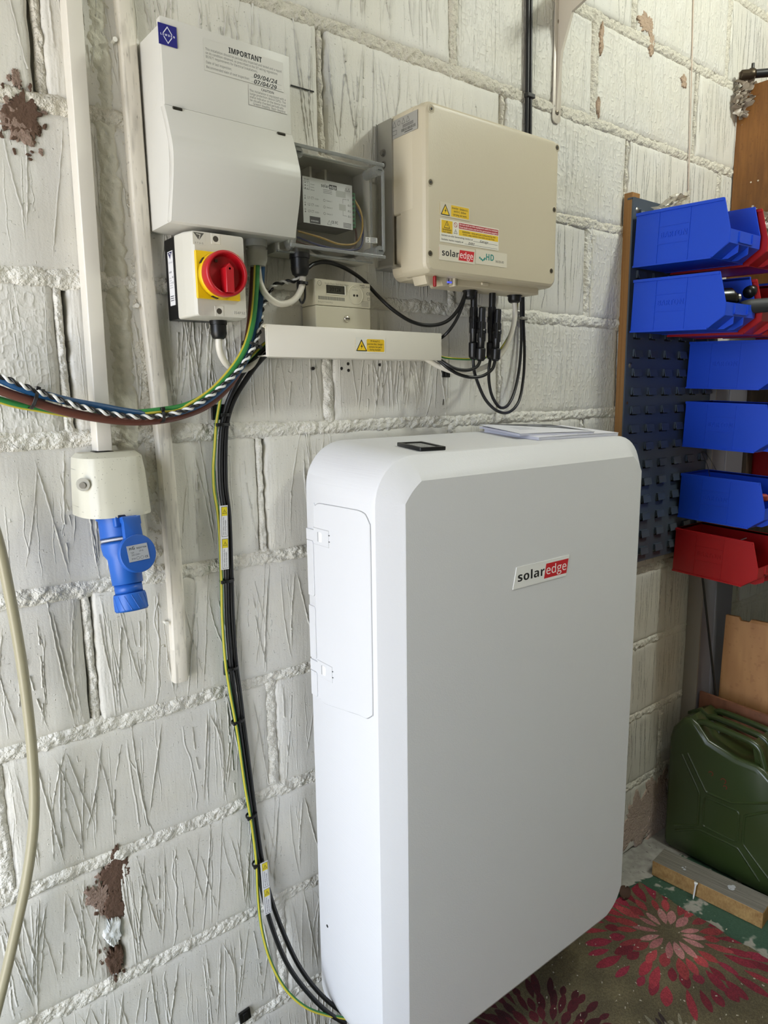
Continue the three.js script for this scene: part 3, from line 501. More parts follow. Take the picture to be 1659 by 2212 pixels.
{ // metering module inside
  const t = thing('metering_module', 'white-faced metering module with printed terminals behind the clear lid', 'meter module', [0, 0, 0]);
  mesh('body', box2(-0.011, 0.087, 1.683, 1.754, 0.008, 0.056, 0.002), S('#3a3b3a', 0.6), t);
  put(sticker('face_print', 0.098, 0.071, 7000, (x, w, h) => {
    x.fillStyle = '#c6c8c6'; x.fillRect(0, 0, w, h); x.fillStyle = '#1d1d1f';
    const T = (s, a, b, ww, sz, bold) => { x.font = `${bold ? 'bold ' : ''}${Math.round(h * sz)}px sans-serif`; fit(x, s, w * a, h * b, w * ww); };
    T('solar', 0.36, 0.16, 0.16, 0.1, 1); x.fillRect(w * 0.525, h * 0.075, w * 0.155, h * 0.1); x.fillStyle = '#c6c8c6'; T('edge', 0.535, 0.16, 0.135, 0.1, 1); x.fillStyle = '#1d1d1f';
    T('RS-485', 0.03, 0.08, 0.1, 0.045); x.strokeStyle = '#222'; x.lineWidth = 3; x.strokeRect(w * 0.02, h * 0.1, w * 0.11, h * 0.17);
    ['B-', 'A+', 'G'].forEach((s, i) => { x.beginPath(); x.arc(w * 0.05, h * (0.13 + i * 0.06), h * 0.014, 0, 7); x.fill(); T(s, 0.08, 0.145 + i * 0.06, 0.03, 0.04); T(['Count', 'Comm.', 'Ethernet'][i], 0.15, 0.16 + i * 0.06, 0.08, 0.04); });
    ['L1 CT', 'L2 CT', 'L3 CT'].forEach((s, i) => { T(s, 0.09, 0.47 + i * 0.145, 0.12, 0.075); T('0.333V~', 0.225, 0.465 + i * 0.145, 0.09, 0.045); x.beginPath(); x.arc(w * 0.42, h * (0.445 + i * 0.145), h * 0.026, 0, 7); x.stroke(); T('Status ' + (i + 1), 0.46, 0.46 + i * 0.145, 0.12, 0.045); x.beginPath(); x.arc(w * 0.04, h * (0.47 + i * 0.145), h * 0.014, 0, 7); x.fill(); x.beginPath(); x.arc(w * 0.04, h * (0.42 + i * 0.145), h * 0.014, 0, 7); x.stroke(); });
    x.fillStyle = '#2e3034'; x.fillRect(w * 0.12, h * 0.84, w * 0.21, h * 0.15); x.fillStyle = '#b9bcc0'; for (let i = 0; i < 5; i++) x.fillRect(w * (0.15 + i * 0.03), h * 0.92, w * 0.018, h * 0.03);
    x.fillStyle = '#1d1d1f'; T('CE FC', 0.55, 0.93, 0.14, 0.085, 1); for (let i = 0; i < 4; i++) x.fillRect(w * 0.8, h * (0.87 + i * 0.03), w * 0.17, h * 0.012);
    x.beginPath(); x.moveTo(w * 0.47, h * 0.96); x.lineTo(w * 0.51, h * 0.87); x.lineTo(w * 0.55, h * 0.96); x.closePath(); x.stroke();
    for (const a of [0.87, 0.93]) { x.beginPath(); x.moveTo(w * (a - 0.022), h * 0.15); x.lineTo(w * a, h * 0.08); x.lineTo(w * (a + 0.022), h * 0.15); x.closePath(); x.stroke(); }
    ['N', 'L1', 'L2', 'L3'].forEach((s, i) => T(s === 'N' ? s : 'Ø' + s, 0.9, 0.36 + i * 0.125, s === 'N' ? 0.025 : 0.07, 0.06));
    x.beginPath(); x.moveTo(w * 0.88, h * 0.34); x.lineTo(w * 0.8, h * 0.34); x.lineTo(w * 0.8, h * 0.44); x.moveTo(w * 0.8, h * 0.58); x.lineTo(w * 0.8, h * 0.71); x.lineTo(w * 0.88, h * 0.71); x.stroke();
    x.fillStyle = '#a9aba6'; x.fillRect(w * 0.66, h * 0.17, w * 0.2, h * 0.14); x.fillRect(w * 0.72, h * 0.46, w * 0.14, h * 0.14);
    x.fillStyle = '#77797a'; for (let i = 0; i < 3; i++) x.fillRect(w * 0.4, h * (0.2 + i * 0.035), w * 0.18, h * 0.012);
  }, t, 0.4), 0.038, 1.7185, 0.0565);
  mesh('terminal_block', box2(0.088, 0.097, 1.688, 1.745, 0.02, 0.052, 0.001), S('#1f6b3c', 0.5), t);
  for (let i = 0; i < 8; i++) mesh('terminal_screw', orient(cyl(0.0022, 0.0022, 0.001, 10), [0.0925, 1.6925 + i * 0.0068, 0.0522], [0.0925, 1.6925 + i * 0.0068, 1]), S('#15321f', 0.6), t);
}
for (const [nm, lab, col, pts] of [
  ['module_wire', 'yellow wire looping below the metering module inside the clear box', '#8a6f2c', [[0.096, 1.735, 0.05], [0.106, 1.715, 0.055], [0.106, 1.685, 0.058], [0.09, 1.662, 0.062], [0.055, 1.655, 0.064], [0.015, 1.662, 0.062], [-0.02, 1.668, 0.055]]],
  ['module_wire', 'dark blue wire beside the metering module inside the clear box', '#20264f', [[0.096, 1.725, 0.05], [0.110, 1.705, 0.05], [0.112, 1.68, 0.052], [0.1, 1.655, 0.058], [0.06, 1.648, 0.06], [0.02, 1.65, 0.058], [-0.02, 1.66, 0.05]]],
  ['module_wire', 'brown wire hanging deepest in the clear metering box', '#4a2f22', [[0.096, 1.712, 0.045], [0.105, 1.69, 0.04], [0.104, 1.665, 0.042], [0.08, 1.65, 0.048], [0.03, 1.647, 0.05], [-0.02, 1.655, 0.045]]]]) solo(nm, lab, 'wire', tube(pts, 0.0016, 60, 8), S(col, 0.45), 'wires in the clear box');
{ // watt-hour meter
  const t = thing('energy_meter', 'small beige electricity meter with display standing on the trunking', 'meter', [0, 0, 0]);
  const m = S('#c3bda6', 0.5), xl = 0.015, xr = 0.131, yb = 1.5185, yt = 1.5995;
  mesh('body', box2(xl, xr, 1.5565, yt, 0.001, 0.045, 0.0015), m, t);
  mesh('terminal_cover', box2(xl, xr, yb, 1.556, 0.001, 0.0445, 0.0015), m, t);
  mesh('cover_joint', box2(xl + 0.001, xr - 0.001, 1.555, 1.5575, 0.001, 0.0435), S('#55513f', 0.8), t);
  const s = lathe([[0, 0.0035], [0.003, 0.0035], [0.0055, 0.002], [0.006, 0], [0, 0]].reverse(), 24); s.rotateX(Math.PI / 2); s.translate(0.079, 1.5365, 0.0442); const sc = mesh('screw', s, S('#cfcabd', 0.25, { metalness: 0.8 }), t); mesh('slot', box(0.0085, 0.0016, 0.001, 0.079, 1.5365, 0.0477), S('#2b251c', 0.7), sc);
  put(sticker('face_print', 0.1145, 0.041, 8000, (x, w, h) => {
    x.fillStyle = '#c3bda6'; x.fillRect(0, 0, w, h); x.fillStyle = '#6d6a5d'; x.font = `${Math.round(h * 0.1)}px sans-serif`; fit(x, 'Single Phase Watt Hour Meter', w * 0.16, h * 0.17, w * 0.44);
    x.strokeStyle = '#5d5a50'; x.lineWidth = 5; x.beginPath(); x.arc(w * 0.07, h * 0.15, h * 0.095, 0, 7); x.stroke(); x.font = `${Math.round(h * 0.07)}px sans-serif`; x.fillText('L+G', w * 0.047, h * 0.17);
    x.fillStyle = '#66645a'; for (let i = 0; i < 26; i++) x.fillRect(w * (0.04 + i * 0.0185), h * 0.66, w * 0.013, h * 0.14); x.fillStyle = '#7d7a6d'; x.font = `${Math.round(h * 0.1)}px sans-serif`; fit(x, '8420156092', w * 0.03, h * 0.93, w * 0.27);
    x.fillStyle = '#4c4a42'; x.font = `bold ${Math.round(h * 0.09)}px sans-serif`; x.fillText('Landis', w * 0.8, h * 0.11); x.fillText('Gyr+', w * 0.84, h * 0.19); fit(x, 'E110', w * 0.92, h * 0.17, w * 0.07); x.font = `bold ${Math.round(h * 0.17)}px sans-serif`; x.fillText('CE', w * 0.93, h * 0.47);
    x.strokeRect(w * 0.95, h * 0.58, w * 0.035, h * 0.1); x.fillStyle = '#8b887a'; for (let i = 0; i < 4; i++) x.fillRect(w * 0.83, h * (0.74 + i * 0.06), w * 0.14, h * 0.022);
    x.font = `${Math.round(h * 0.075)}px sans-serif`; x.fillText('KWH', w * 0.68, h * 0.22); x.fillText('imp/kWh', w * 0.655, h * 0.32);
  }, t, 0.45, 0.0004), 0.073, 1.578, 0.0452);
  const d = mesh('display', box2(0.037, 0.075, 1.5765, 1.5905, 0.045, 0.0458), S('#39382f', 0.25), t);
  mesh('display_frame', mergeGeometries([box2(0.075, 0.0765, 1.5755, 1.5912, 0.045, 0.0472), box2(0.037, 0.0765, 1.5752, 1.5765, 0.045, 0.0468)]), S('#d6d1be', 0.4), t);
  put(sticker('display_digits', 0.034, 0.010, 9000, (x, w, h) => { x.fillStyle = '#3d3c32'; x.fillRect(0, 0, w, h); x.fillStyle = '#1a1a14'; x.font = `bold ${Math.round(h * 0.85)}px monospace`; fit(x, '20124', w * 0.12, h * 0.8, w * 0.7); }, d, 0.2, 0.0003), 0.056, 1.5835, 0.046);
  const rg = new THREE.TorusGeometry(0.0158, 0.0008, 8, 48); rg.translate(0.0985, 1.578, 0.0455); mesh('port_ring', rg, m, t);
  for (const dx of [-0.0033, 0.0033]) mesh('port_eye', orient(cyl(0.002, 0.002, 0.0006, 16), [0.0985 + dx, 1.577, 0.0454], [0.0985 + dx, 1.577, 1]), S('#17150f', 0.3), t);
}
{ // inverter
  const t = thing('solar_inverter', 'cream solar inverter box with warning stickers and logo', 'inverter', [0, 0, 0]);
  const mI = new THREE.MeshStandardMaterial({ color: '#c2b8a0', roughness: 0.42, bumpMap: fineClone(3), bumpScale: 0.0002 });
  const xl = 0.187, xr = 0.543, yb = 1.612, yt = 1.893, zf = 0.131;
  const ringAt = (z, i, r) => roundShape(xl + i, xr - i, yb + i, yt - i, r).getPoints(8).slice(0, -1).map((p) => [p.x, p.y, z]);
  mesh('front_cover', loft([ringAt(0.062, 0.002, 0.016), ringAt(0.064, 0.0005, 0.018), ringAt(0.112, 0.0, 0.018), ringAt(0.122, 0.0012, 0.018), ringAt(0.1275, 0.004, 0.016), ringAt(0.1302, 0.008, 0.013), ringAt(zf, 0.013, 0.009), ringAt(zf, 0.0145, 0.008), ringAt(zf, 0.05, 0.004)], true, true, 0.3), mI, t);
  const upper = roundShape(xl - 0.0005, xr - 0.002, 1.722, yt - 0.001, [0.004, 0.004, 0.014, 0.014]);
  mesh('rear_cover', exZ(upper, 0.031, 0.098, 0.002), mI, t);
  mesh('heatsink_body', exZ(roundShape(xl + 0.008, xr - 0.01, yb - 0.002, 1.75, [0.02, 0.02, 0.004, 0.004]), 0.028, 0.09, 0.003), mI, t);
  for (const [x, y] of [[0.2005, 1.877], [0.1985, 1.761], [0.1975, 1.645], [0.5315, 1.878], [0.5275, 1.762], [0.5235, 1.645]]) {
    const c = lathe([[0.0035, 0], [0.0035, 0.0008], [0.0065, 0.0008], [0.0078, 0]], 24); c.rotateX(Math.PI / 2); c.translate(x, y, zf - 0.0004); const cup = mesh('screw_cup', c, mI, t);
    mesh('screw', orient(cyl(0.0046, 0.0046, 0.0012, 20), [x, y, zf + 0.0002], [x, y, 1]), S('#6b6353', 0.35, { metalness: 0.8 }), t); mesh('hex_socket', orient(cyl(0.0022, 0.0022, 0.0012, 6), [x, y, zf + 0.0006], [x, y, 1]), S('#1c1813', 0.6), cup);
  }
  const I = (n, w, h, x, y, draw, res = 6000) => put(sticker(n, w, h, res, draw, t, 0.4, 0.0005), x, y, zf + 0.0003);
  I('isolation_sticker', 0.072, 0.0235, 0.2565, 1.7215, (x, w, h) => {
    x.fillStyle = '#c9c0aa'; x.fillRect(0, 0, w, h); bolt(x, w * 0.17, h * 0.55, h * 0.4); x.fillStyle = '#dcb41c'; x.beginPath(); x.roundRect(w * 0.36, h * 0.1, w * 0.61, h * 0.8, h * 0.08); x.fill();
    x.fillStyle = '#2a2410'; x.font = `bold ${Math.round(h * 0.19)}px sans-serif`; fit(x, 'Inverter - Isolate A.C.', w * 0.385, h * 0.35, w * 0.56); fit(x, 'and D.C. before', w * 0.45, h * 0.57, w * 0.42); fit(x, 'carrying out work.', w * 0.42, h * 0.8, w * 0.48);
  });
  I('supply_sticker', 0.148, 0.0385, 0.2945, 1.6865, (x, w, h) => {
    x.fillStyle = '#dedacd'; x.fillRect(0, 0, w, h); x.fillStyle = '#dcb41c'; x.fillRect(w * 0.02, h * 0.05, w * 0.18, h * 0.55); bolt(x, w * 0.11, h * 0.24, h * 0.16); x.fillStyle = '#1d1a10'; x.font = `bold ${Math.round(h * 0.1)}px sans-serif`; fit(x, 'WARNING', w * 0.035, h * 0.49, w * 0.15); fit(x, 'Dual Supply', w * 0.04, h * 0.58, w * 0.14);
    x.strokeStyle = '#a33b38'; x.lineWidth = 6; x.beginPath(); x.arc(w * 0.25, h * 0.17, h * 0.1, 0, 7); x.stroke(); x.beginPath(); x.moveTo(w * 0.232, h * 0.1); x.lineTo(w * 0.268, h * 0.24); x.stroke(); bolt(x, w * 0.25, h * 0.47, h * 0.1, '#1d1a10', '#e0dccf');
    x.fillStyle = '#a3222b'; x.fillRect(w * 0.305, h * 0.05, w * 0.685, h * 0.25); x.fillStyle = '#e0b91d'; x.fillRect(w * 0.305, h * 0.34, w * 0.685, h * 0.26); x.font = `bold ${Math.round(h * 0.1)}px sans-serif`;
    x.fillStyle = '#efe2dc'; fit(x, 'Do not work on this equipment until it is isolated', w * 0.315, h * 0.15, w * 0.665); fit(x, 'from both mains and on-site generation supplies', w * 0.315, h * 0.265, w * 0.665);
    x.fillStyle = '#2b2512'; fit(x, 'WARNING - Only persons authorised by the', w * 0.36, h * 0.455, w * 0.58); fit(x, 'D.N.O. may remove the main cut-out fuse.', w * 0.37, h * 0.565, w * 0.56);
    x.fillStyle = '#26241f'; fit(x, 'Isolate on-site Generating Unit(s) at', w * 0.02, h * 0.735, w * 0.52); fit(x, 'Isolate mains supply at', w * 0.02, h * 0.915, w * 0.36); x.fillRect(w * 0.55, h * 0.75, w * 0.43, 3); x.fillRect(w * 0.4, h * 0.93, w * 0.58, 3);
    x.font = `italic bold ${Math.round(h * 0.15)}px serif`; x.fillStyle = '#0d0d0d'; fit(x, 'Garage', w * 0.66, h * 0.76, w * 0.15); fit(x, 'DB1', w * 0.46, h * 0.94, w * 0.11);
  }, 6500);
  I('logo_sticker', 0.088, 0.0255, 0.262, 1.6495, (x, w, h) => solarLogo(x, w, h, '#d3ccba'));
  I('series_sticker', 0.083, 0.0255, 0.3505, 1.6515, (x, w, h) => {
    x.fillStyle = '#d3ccba'; x.fillRect(0, 0, w, h); x.fillStyle = '#1f8077'; x.font = `bold ${Math.round(h * 0.62)}px sans-serif`; fit(x, 'HD', w * 0.3, h * 0.66, w * 0.28); for (const [a, b] of [[0.1, 0.5], [0.145, 0.58], [0.19, 0.64], [0.235, 0.58], [0.26, 0.5]]) x.fillRect(w * a, h * b, w * 0.042, h * 0.13);
    x.fillStyle = '#45433d'; x.font = `${Math.round(h * 0.3)}px sans-serif`; fit(x, 'wave', w * 0.62, h * 0.74, w * 0.28);
  });
  const pl = sticker('rating_plate', 0.072, 0.030, 7000, (x, w, h) => {
    x.fillStyle = '#97958e'; x.fillRect(0, 0, w, h); x.strokeStyle = '#24231f'; x.lineWidth = 4; for (let i = 0; i < 4; i++) { const a = w * (0.14 + i * 0.17); if (i === 1) { x.beginPath(); x.arc(a, h * 0.26, h * 0.12, 0, 7); x.stroke(); } else { x.beginPath(); x.moveTo(a, h * 0.1); x.lineTo(a + w * 0.06, h * 0.38); x.lineTo(a - w * 0.06, h * 0.38); x.closePath(); x.stroke(); } }
    x.strokeRect(w * 0.05, h * 0.58, w * 0.17, h * 0.22); x.fillStyle = '#24231f'; for (let i = 0; i < 22; i++) x.fillRect(w * (0.4 + i * 0.024), h * 0.66, w * (0.006 + 0.01 * hash2(i, 1, 2)), h * 0.16); for (let i = 0; i < 3; i++) x.fillRect(w * 0.45, h * (0.46 + i * 0.06), w * 0.4, h * 0.025); x.fillRect(w * 0.52, h * 0.87, w * 0.3, h * 0.04);
  }, t); put(pl, xl - 0.0012, 1.8635, 0.077, -Math.PI / 2, 0, 0);
  // underside: connection tray, toggle, light
  mesh('connection_tray', box2(0.265, 0.512, 1.600, 1.614, 0.055, 0.110, 0.002), S('#bfb49c', 0.5), t);
  mesh('bottom_clip', exZ(shapeOf([[0.203, 1.614], [0.262, 1.614], [0.258, 1.598], [0.247, 1.598], [0.243, 1.606], [0.230, 1.606], [0.226, 1.598], [0.209, 1.598]]), 0.075, 0.11, 0.001), mI, t);
  mesh('toggle', rbox(0.0055, 0.019, 0.006, 0.002, 0.2245, 1.603, 0.113), S('#8f1a1c', 0.4), t).userData.label = 'red toggle';
  mesh('status_light', rbox(0.010, 0.003, 0.004, 0.001, 0.262, 1.6045, 0.1115), new THREE.MeshStandardMaterial({ color: '#6a78c8', emissive: '#3a48ff', emissiveIntensity: 0.6, roughness: 0.3 }), t);
  mesh('bottom_clip', box2(0.272, 0.277, 1.598, 1.614, 0.1, 0.114, 0.001), mI, t); mesh('bottom_clip', box2(0.345, 0.362, 1.606, 1.611, 0.108, 0.1135, 0.001), mI, t);
  gland(t, 'cable_gland', [0.345, 1.601, 0.08], 0.0125, 0.018, mBlackPl); gland(t, 'cable_gland', [0.473, 1.602, 0.08], 0.0135, 0.018, mBlackPl);
  // wall bracket
  const br = mesh('mounting_bracket', mergeGeometries([box2(0.182, 0.52, 1.635, 1.885, 0.002, 0.005), box2(0.183, 0.187, 1.636, 1.884, 0.004, 0.046), box2(0.176, 0.240, 1.632, 1.636, 0.003, 0.055)].map((g) => g.toNonIndexed())), S('#a9a7a0', 0.32, { metalness: 0.75 }), t);
  for (const y of [1.832, 1.812]) { const b = cyl(0.0048, 0.0048, 0.006, 6); b.rotateZ(Math.PI / 2); b.translate(0.181, y, 0.022); mesh('bolt', b, mSteel, br); const w = cyl(0.0066, 0.0066, 0.0012, 20); w.rotateZ(Math.PI / 2); w.translate(0.1825, y, 0.022); mesh('washer', w, mSteel, br); }
}
{ // white trunking under the meter, hollow with an open left end
  const t = thing('cable_trunking', 'white horizontal cable trunking with yellow danger sticker under the meter', 'trunking', [0, 0, 0]);
  const xl = -0.094, xr = 0.281, yb = 1.4685, yt = 1.5165, zf = 0.068, w = 0.0018;
  const s = roundShape(-zf, -0.001, yb, yt, 0.0015); const h = new THREE.Path(); h.moveTo(-zf + w, yb + w); h.lineTo(-zf + w, yt - w); h.lineTo(-0.003, yt - w); h.lineTo(-0.003, yb + w); s.holes.push(h);
  mesh('channel', exX(s, xl, xr, 0), mUpvc, t);
  mesh('lid', exX(roundShape(-zf - 0.0016, -zf + 0.006, yb - 0.0012, yt + 0.0012, 0.0012), xl + 0.001, xr, 0.0005), mUpvc, t);
  put(sticker('danger_sticker', 0.0655, 0.0255, 7000, (x, w2, h2) => { x.fillStyle = '#d9d6cb'; x.fillRect(0, 0, w2, h2); bolt(x, w2 * 0.2, h2 * 0.56, h2 * 0.4); x.fillStyle = '#dcb41c'; x.beginPath(); x.roundRect(w2 * 0.37, h2 * 0.08, w2 * 0.6, h2 * 0.84, h2 * 0.1); x.fill(); x.fillStyle = '#221d0c'; x.font = `bold ${Math.round(h2 * 0.17)}px sans-serif`; fit(x, 'PV Array D.C.', w2 * 0.5, h2 * 0.27, w2 * 0.33); fit(x, 'Junction Box. Danger -', w2 * 0.39, h2 * 0.47, w2 * 0.56); fit(x, 'contains live parts', w2 * 0.44, h2 * 0.66, w2 * 0.45); fit(x, 'during daylight.', w2 * 0.47, h2 * 0.85, w2 * 0.39); }, t), 0.111, 1.4905, zf + 0.0019);
  mesh('ragged_end', blob(xl + 0.002, yt - 0.002, 0.004, 0.003, 91, 0.002, 0.6, 20).translate(0, 0, zf - 0.004), S('#d9d2bd', 0.8), t);
}
{ // tall square trunking at the left, feeding the socket
  const t = thing('conduit_trunking', 'tall white square trunking running down to the blue socket', 'trunking', [0, 0, 0]);
  const g = loft([[-0.3535, 1.3305], [-0.3535, 2.3]].map(([x, y], k) => roundShape(-0.0105, 0.0105, 0.0005, 0.028, 0.0012).getPoints(3).slice(0, -1).map((p) => [x + (k ? 0.010 : 0) + 0.0095 + p.x, y, p.y])), true, true, 0.3);
  mesh('channel', g, mUpvc, t);
  const g2 = loft([[-0.3535, 1.3305], [-0.3535, 2.3]].map(([x, y], k) => roundShape(-0.0103, 0.0103, 0.0265, 0.0295, 0.001).getPoints(3).slice(0, -1).map((p) => [x + (k ? 0.010 : 0) + 0.0098 + p.x, y, p.y])), true, true, 0.3);
  mesh('lid', g2, mUpvc, t);
}
{ // old half-round cable cover with clips
  const t = thing('cable_cover', 'old scuffed white cable cover fixed down the wall with nail clips', 'cable cover', [0, 0, 0]);
  const tex = dataTex(128, 1024, (x, y) => { let k = 236 + 14 * vnoise(x / 20, y / 90, 3) - 30 * Math.max(0, vnoise(x / 9, y / 30, 4) - 0.62) * 3; const s = vnoise(x / 3, y / 9, 5); if (s > 0.9) k -= 70 * (s - 0.9) * 10; return [cl(k), cl(k - 4), cl(k - 12)]; }, true);
  const m = new THREE.MeshStandardMaterial({ color: '#e4e1d9', map: tex, roughness: 0.55 });
  const c = curve([[-0.2677,1.9884,0.004],[-0.2646,1.9545,0.004],[-0.2599,1.5821,0.004],[-0.2519,1.4116,0.004],[-0.247,1.2672,0.004],[-0.2456,1.116,0.004],[-0.2475,0.9436,0.004]]); const n = 60, rings = [];
  for (let i = 0; i <= n; i++) { const p = c.getPoint(i / n); const r = []; for (let k = 0; k < 14; k++) { const a = k / 14 * Math.PI * 2; const cx = Math.cos(a), sy = Math.sin(a); r.push([p.x + Math.sign(cx) * Math.abs(cx) ** 0.6 * 0.0125, p.y, 0.007 + 0.0105 * Math.sign(sy) * Math.abs(sy) ** 0.6]); } rings.push(r); }
  const g = loft(rings, true, true, 0.5); { const pa = g.attributes.position, uv = g.attributes.uv; for (let i = 0; i < pa.count; i++) uv.setXY(i, (pa.getX(i) + 0.3) / 0.05, pa.getY(i)); }
  mesh('cover', g, m, t);
  for (const p of [...[[-0.2817,1.8967,0.008],[-0.2516,1.9023,0.008],[-0.2774,1.5399,0.008],[-0.2491,1.5457,0.008],[-0.2648,1.047,0.008],[-0.2389,1.0516,0.008]]]) { const b = cyl(0.0022, 0.0026, 0.012, 10); b.rotateX(Math.PI / 2); b.translate(p[0], p[1], 0.007); const nl = mesh('nail_clip', b, S('#ddd9cd', 0.5), t); mesh('nail_head', orient(cyl(0.0033, 0.0033, 0.0012, 12), [p[0], p[1], 0.0135], [p[0], p[1], 1]), S('#e6e3da', 0.4), nl); }
  for (const [x, y] of [[380, 1440], [377, 1455]]) { }
}
{ // blue socket with grey cover
  const t = thing('socket_outlet', 'dusty off-white wall cover over a blue industrial socket', 'socket', [0, 0, 0]);
  const mC = new THREE.MeshStandardMaterial({ color: '#cfccbf', roughness: 0.45, map: dataTex(256, 256, (x, y) => { let k = 244 + 6 * vnoise(x / 30, y / 30, 5); const s = vnoise(x / 3, y / 3, 6); if (s > 0.965) k -= 90; return [cl(k), cl(k), cl(k - 5)]; }, true) }); mC.map.repeat.set(6, 6);
  const D = (y, hw, dp, sh) => { const r = []; const n = 28; for (let i = 0; i < n; i++) { const a = Math.PI * i / (n - 1); r.push([-0.3385 + sh + Math.sign(Math.cos(a)) * Math.abs(Math.cos(a)) ** 0.55 * hw, y, 0.002 + Math.abs(Math.sin(a)) ** 0.6 * dp]); } return r; };
  mesh('cover', loft([D(1.3285, 0.030, 0.028, 0), D(1.328, 0.040, 0.046, 0), D(1.322, 0.0465, 0.058, 0), D(1.30, 0.0485, 0.066, 0), D(1.25, 0.0505, 0.074, 0.0), D(1.2385, 0.051, 0.0755, 0.0), D(1.2385, 0.046, 0.068, 0.0), D(1.262, 0.045, 0.066, 0.0)].map((r) => r), true, true, 0.6), mC, t);
  mesh('entry_dirt', orient(rbox(0.026, 0.003, 0.03, 0.001, 0, 0, 0), [-0.345, 1.3275, 0.016], [-0.345, 2, 0.016]), S('#4a463c', 0.9), t);
  const rec = orient(lathe([[0, 0.0005], [0.0085, 0.0005], [0.0095, 0]], 20), [-0.386, 1.2875, 0.058], [-0.7, 1.2875, 0.55]); const rm = mesh('screw_recess', rec, S('#a09d90', 0.6), t);
  mesh('screw', orient(cyl(0.0045, 0.0045, 0.0014, 18), [-0.387, 1.2865, 0.0595], [-0.7, 1.2865, 0.57]), S('#5e5b52', 0.4, { metalness: 0.6 }), rm);
  // socket body angled out of the cover
  const mB = S('#1c57ad', 0.42), mB2 = S('#1c57ad', 0.42);
  const A = [-0.339, 1.2445, 0.043], B = [-0.3375, 1.0, 0.101];
  const ax = (l, r) => [r, l];
  const sb = orient(lathe([[0, 0], [0.030, 0], [0.030, 0.012], [0.0275, 0.014], [0.028, 0.038], [0.0285, 0.041], [0, 0.041]].reverse(), 40), A, B); mesh('socket_body', sb, mB, t);
  // spring lid, flipped open towards the room
  const dir = v3(B).sub(v3(A)).normalize(); const at = (l, out = 0, side = 0) => { const p = v3(A).addScaledVector(dir, l); const o = new THREE.Vector3(0.16, 0, 1); o.addScaledVector(dir, -o.dot(dir)).normalize(); const s = new THREE.Vector3().crossVectors(dir, o); return p.addScaledVector(o, out).addScaledVector(s, side); };
  const basis = () => { const o = new THREE.Vector3(0.16, 0, 1); o.addScaledVector(dir, -o.dot(dir)).normalize(); const yv = dir.clone().negate(); const xv = new THREE.Vector3().crossVectors(yv, o); return new THREE.Matrix4().makeBasis(xv, yv, o); };
  const place = (g, l, out, side = 0) => { g.applyMatrix4(basis()); const p = at(l, out, side); g.translate(p.x, p.y, p.z); return g; };
  const lidG = lathe([[0, 0], [0.0262, 0], [0.0275, 0.0025], [0.0275, 0.009], [0.026, 0.011], [0, 0.0115]].reverse(), 48); lidG.rotateX(Math.PI / 2);
  const lid = mesh('spring_lid', place(lidG, 0.068, 0.032, -0.002), mB2, t);
  mesh('lid_arm', place(exZ(shapeOf([[-0.014, -0.022], [0.014, -0.022], [0.0125, 0.014], [0.014, 0.022], [-0.014, 0.022], [-0.0125, 0.014]]), 0, 0.009, 0.001), 0.036, 0.031, -0.001), mB2, lid);
  mesh('hinge_barrel', place(rbox(0.026, 0.010, 0.010, 0.003), 0.018, 0.032, -0.001), mB, t);
  mesh('hinge_bracket', place(rbox(0.040, 0.034, 0.010, 0.003), 0.010, 0.025, -0.001), mB, t);
  mesh('hinge_gap', place(box(0.030, 0.004, 0.002), 0.0125, 0.0312, -0.001), S('#0b1838', 0.8), t);
  const lb = sticker('rating_label', 0.031, 0.023, 9000, (x, w, h) => { x.fillStyle = '#a9acb2'; x.fillRect(0, 0, w, h); x.fillStyle = '#16181c'; x.font = `bold ${Math.round(h * 0.26)}px sans-serif`; fit(x, 'nG', w * 0.08, h * 0.27, w * 0.3); x.font = `bold ${Math.round(h * 0.14)}px sans-serif`; fit(x, 'NG57104', w * 0.45, h * 0.27, w * 0.5); x.font = `${Math.round(h * 0.13)}px sans-serif`; fit(x, '16A', w * 0.12, h * 0.5, w * 0.18); fit(x, '2P+E', w * 0.55, h * 0.46, w * 0.22); fit(x, '200-250V~', w * 0.15, h * 0.65, w * 0.45); fit(x, 'IP44', w * 0.12, h * 0.88, w * 0.2); x.font = `bold ${Math.round(h * 0.18)}px sans-serif`; x.fillText('CE', w * 0.78, h * 0.9); x.lineWidth = 3; x.strokeStyle = '#16181c'; for (const a of [0.44, 0.64]) { x.beginPath(); x.ellipse(w * a, h * 0.83, w * 0.08, h * 0.08, 0, 0, 7); x.stroke(); } }, lid, 0.4);
  { const g = lb.geometry; g.rotateZ(0.05); place(g, 0.067, 0.0438, -0.001); }
  // plug in the socket: a thing of its own
  const pg = thing('blue_plug', 'blue industrial plug pushed into the wall socket from below', 'plug', [0, 0, 0]);
  mesh('white_gasket', orient(lathe([[0, 0.0412], [0.0272, 0.0412], [0.0272, 0.0455], [0, 0.0455]].reverse(), 40), A, B), S('#e2e3e6', 0.5), pg);
  mesh('body', orient(lathe([[0, 0.046], [0.0282, 0.046], [0.0288, 0.051], [0.0275, 0.063], [0.0225, 0.071], [0.0215, 0.109], [0, 0.109]].reverse(), 40), A, B), S('#1f5cb2', 0.42), pg);
  mesh('neck', orient(lathe([[0, 0.109], [0.0195, 0.109], [0.0195, 0.124], [0, 0.124]].reverse(), 40), A, B), S('#1c57ad', 0.42), pg);
  const cap = mesh('cable_nut', orient(lathe([[0, 0.1225], [0.0215, 0.1225], [0.0222, 0.124], [0.0232, 0.145], [0.0222, 0.1485], [0.012, 0.1495], [0, 0.1495]].reverse(), 40), A, B), S('#1f5cb2', 0.42), pg);
